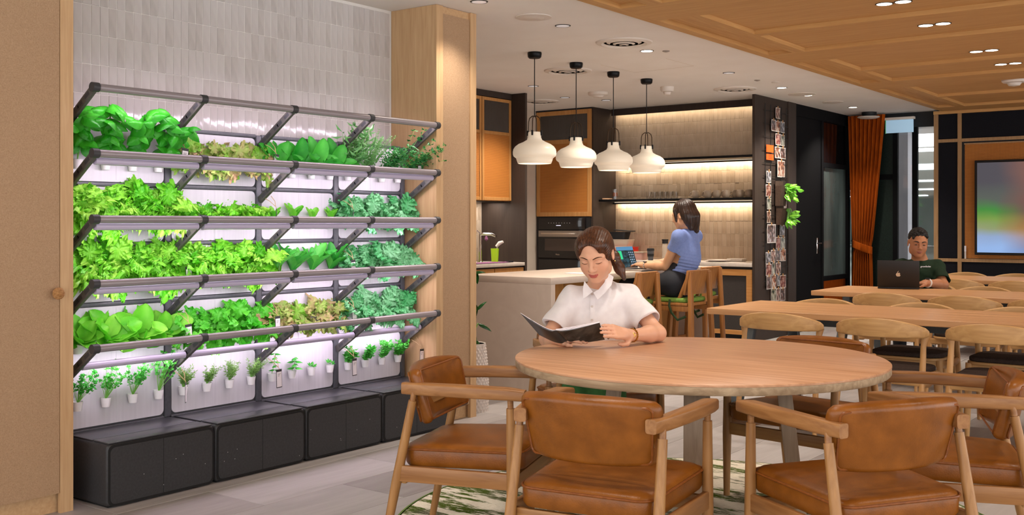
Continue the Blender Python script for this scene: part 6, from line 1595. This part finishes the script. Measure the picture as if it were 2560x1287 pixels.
for i, q in enumerate(PH):
    a = onX(1880+q[0]/2.428, 230+q[1]/2.428, gx); b = onX(1880+q[2]/2.428, 230+q[3]/2.428, gx); yc = (a.y+b.y)/2
    ci = 0 if yc < 11.36 else (1 if yc < 11.52 else (2 if yc < 11.67 else 3)); cols.setdefault(ci, []).append((-(a.z+b.z)/2, i, a, b))
cn = ['left', 'centre-left', 'centre-right', 'right']
for ci, lst in cols.items():
    lst.sort(key=lambda r: r[0])
    for j, (_, i, a, b) in enumerate(lst):
        w_ = abs(b.y-a.y); h_ = abs(a.z-b.z)
        t = thing('photo_print', '%s photo print pegged to the wire grid, %s from top in the %s column' % ('large' if w_ > .18 else 'small', ORD[j], cn[ci]), 'photo', (gx, (a.y+b.y)/2, (a.z+b.z)/2), R.uniform(-.10, .10), 'photo prints on the wire grid')
        cv = R.uniform(-.003, .005)
        g_ = lambda u, v, o, s_: (o+cv*(2*v-1)**2, (u-.5)*w_*s_, (v-.5)*h_*s_)
        pp = obj('paper', MB().grid(lambda u, v: g_(u, v, .004, 1), 1, 6), M['photoedge'], t); obj('picture', MB().grid(lambda u, v: g_(u, v, .0052, .88), 1, 6), PM[i % 6], t)
        obj('peg', bx(.002, .012, -.006, .006, h_/2-.016, h_/2+.018, bev=.002, seg=1), M['jutek'], t)
for k, (y0, y1) in enumerate([(361, 382), (384, 401)]):
    a = onX(1915, y0, gx); b = onX(1933, y1, gx)
    t = thing('orange_card', '%s of the two orange cards on the wire grid' % ['upper', 'lower'][k], 'card', (gx, (a.y+b.y)/2, (a.z+b.z)/2))
    obj('card', bx(.002, .005, -abs(b.y-a.y)/2, abs(b.y-a.y)/2, -abs(a.z-b.z)/2, abs(a.z-b.z)/2), M['orange'], t)
    if k: [obj('print_line', bx(.005, .0056, -.04, .05, -.02+.018*q, -.012+.018*q), mk('brown print %d' % q, H('8a2f08'), rough=.7), t) for q in range(3)]
# felt pockets with pothos
pleaf = [leafmesh('leaf', M['pothos'], .115, .085, 'ovate', 40+i, 6, 9) for i in range(3)]
for k, (px, py0, py1, cen, rad, n_) in enumerate([(1946, 452, 515, (1962, 480), .13, 36), (1948, 510, 562, (1965, 545), .08, 20)]):
    a = onX(px-9, py0, gx); b = onX(px+10, py1, gx)
    t = thing('hanging_plant', '%s pothos with heart leaves in a brown felt pocket on the photo grid' % ['upper larger', 'lower smaller'][k], 'plant', (gx, (a.y+b.y)/2, (a.z+b.z)/2))
    hw, hh = abs(b.y-a.y)/2, abs(a.z-b.z)/2
    obj('pocket', MB().loft([[(x_, y_*hw, -hh+.0) for x_, y_ in [(.006, -1), (.05, -.8), (.06, 0), (.05, .8), (.006, 1)]], [(x_, y_*hw, hh*.6) for x_, y_ in [(.006, -1), (.075, -.85), (.09, 0), (.075, .85), (.006, 1)]]]), M['pocket'], t)
    obj('flap', bx(.003, .008, -hw, hw, hh*.55, hh), M['pocket'], t)
    rr = random.Random(50+k); c0 = onX(*cen, gx+.08)-Vector((gx, (a.y+b.y)/2, (a.z+b.z)/2)); base = Vector((.05, 0, hh*.55)); st = MB()
    for i in range(n_):
        d = Vector((rr.uniform(.1, 1), rr.uniform(-.7, 1.25), rr.uniform(-.75, .8))); p = c0+d*rad*rr.uniform(.2, .9)
        st.tube([base, (base+p)/2+Vector((.03, 0, .03)), p], .0022, 4); dl = (d*.8+Vector((.15, .1, -.15))).normalized()
        m_ = basis(dl, Vector((.8, 0, .6))) @ Matrix.Scale(rr.uniform(.6, 1.0), 4); m_.translation = p; obj('leaf', rr.choice(pleaf), None, t, mtx=m_)
    obj('stem', st, M['stem'], t)
# potted plant between linen cabinet and island
pc = at(1176, 700, 7.42); pc.z = 0
pt = thing('potted_plant', 'leafy dark green plant in a white woven-pattern pot beside the linen cabinet', 'plant', tuple(pc))
def potf(u, v):
    a = 2*PI*u; z = .0+v*.47; r = .118-.022*v+.014*math.sin(v*PI*.9); m_ = abs(math.sin(a*13+v*34))*abs(math.sin(a*13-v*34)); r += .010*m_; return (r*math.cos(a), r*math.sin(a), z)
obj('pot', MB().grid(potf, 156, 90), M['pot'], pt, smooth=60)
obj('pot_rim', MB().lathe([(.098, .47), (.108, .475), (.108, .44), (.098, .44), (.098, .47)], 40), M['pot'], pt); obj('soil', MB().lathe([(.001, .44), (.10, .44), (.10, .43), (.001, .43)], 28), M['soil'], pt)
dlv = [leafmesh('leaf', M['darkleaf'], .17, .062, 'ovate', 60+i, 6, 10) for i in range(3)]
st = MB(); rr = random.Random(77)
tips = [(1181, 682, 7.42), (1190, 775, 7.38), (1185, 790, 7.45), (1195, 808, 7.36), (1180, 826, 7.4), (1188, 848, 7.36)]
dirs = [(1200, 676, 7.40), (1204, 757, 7.38), (1172, 800, 7.4), (1228, 818, 7.36), (1190, 842, 7.4), (1202, 866, 7.34)]
P_ = [(at(*a)-pc, at(*b)-pc) for a, b in zip(tips, dirs)]
for i in range(13):
    a_ = rr.uniform(2.0, 2.9); hh = rr.uniform(.55, 1.0); p = Vector((math.cos(a_)*.10, math.sin(a_)*.10, hh)); P_.append((p, p+Vector((math.cos(a_)*.12, math.sin(a_)*.12, rr.uniform(-.08, .06)))))
for (p, q) in P_:
    st.tube([(0, 0, .44), (p.x*.4, p.y*.4, .44+(p.z-.44)*.6), p], .004, 5); d = q-p
    m_ = basis(d, Vector((.2, -.5, 1))) @ Matrix.Scale(max(.55, min(1.15, d.length/.15)), 4); m_.translation = p; obj('leaf', rr.choice(dlv), None, pt, mtx=m_)
obj('stem', st, M['stem'], pt)
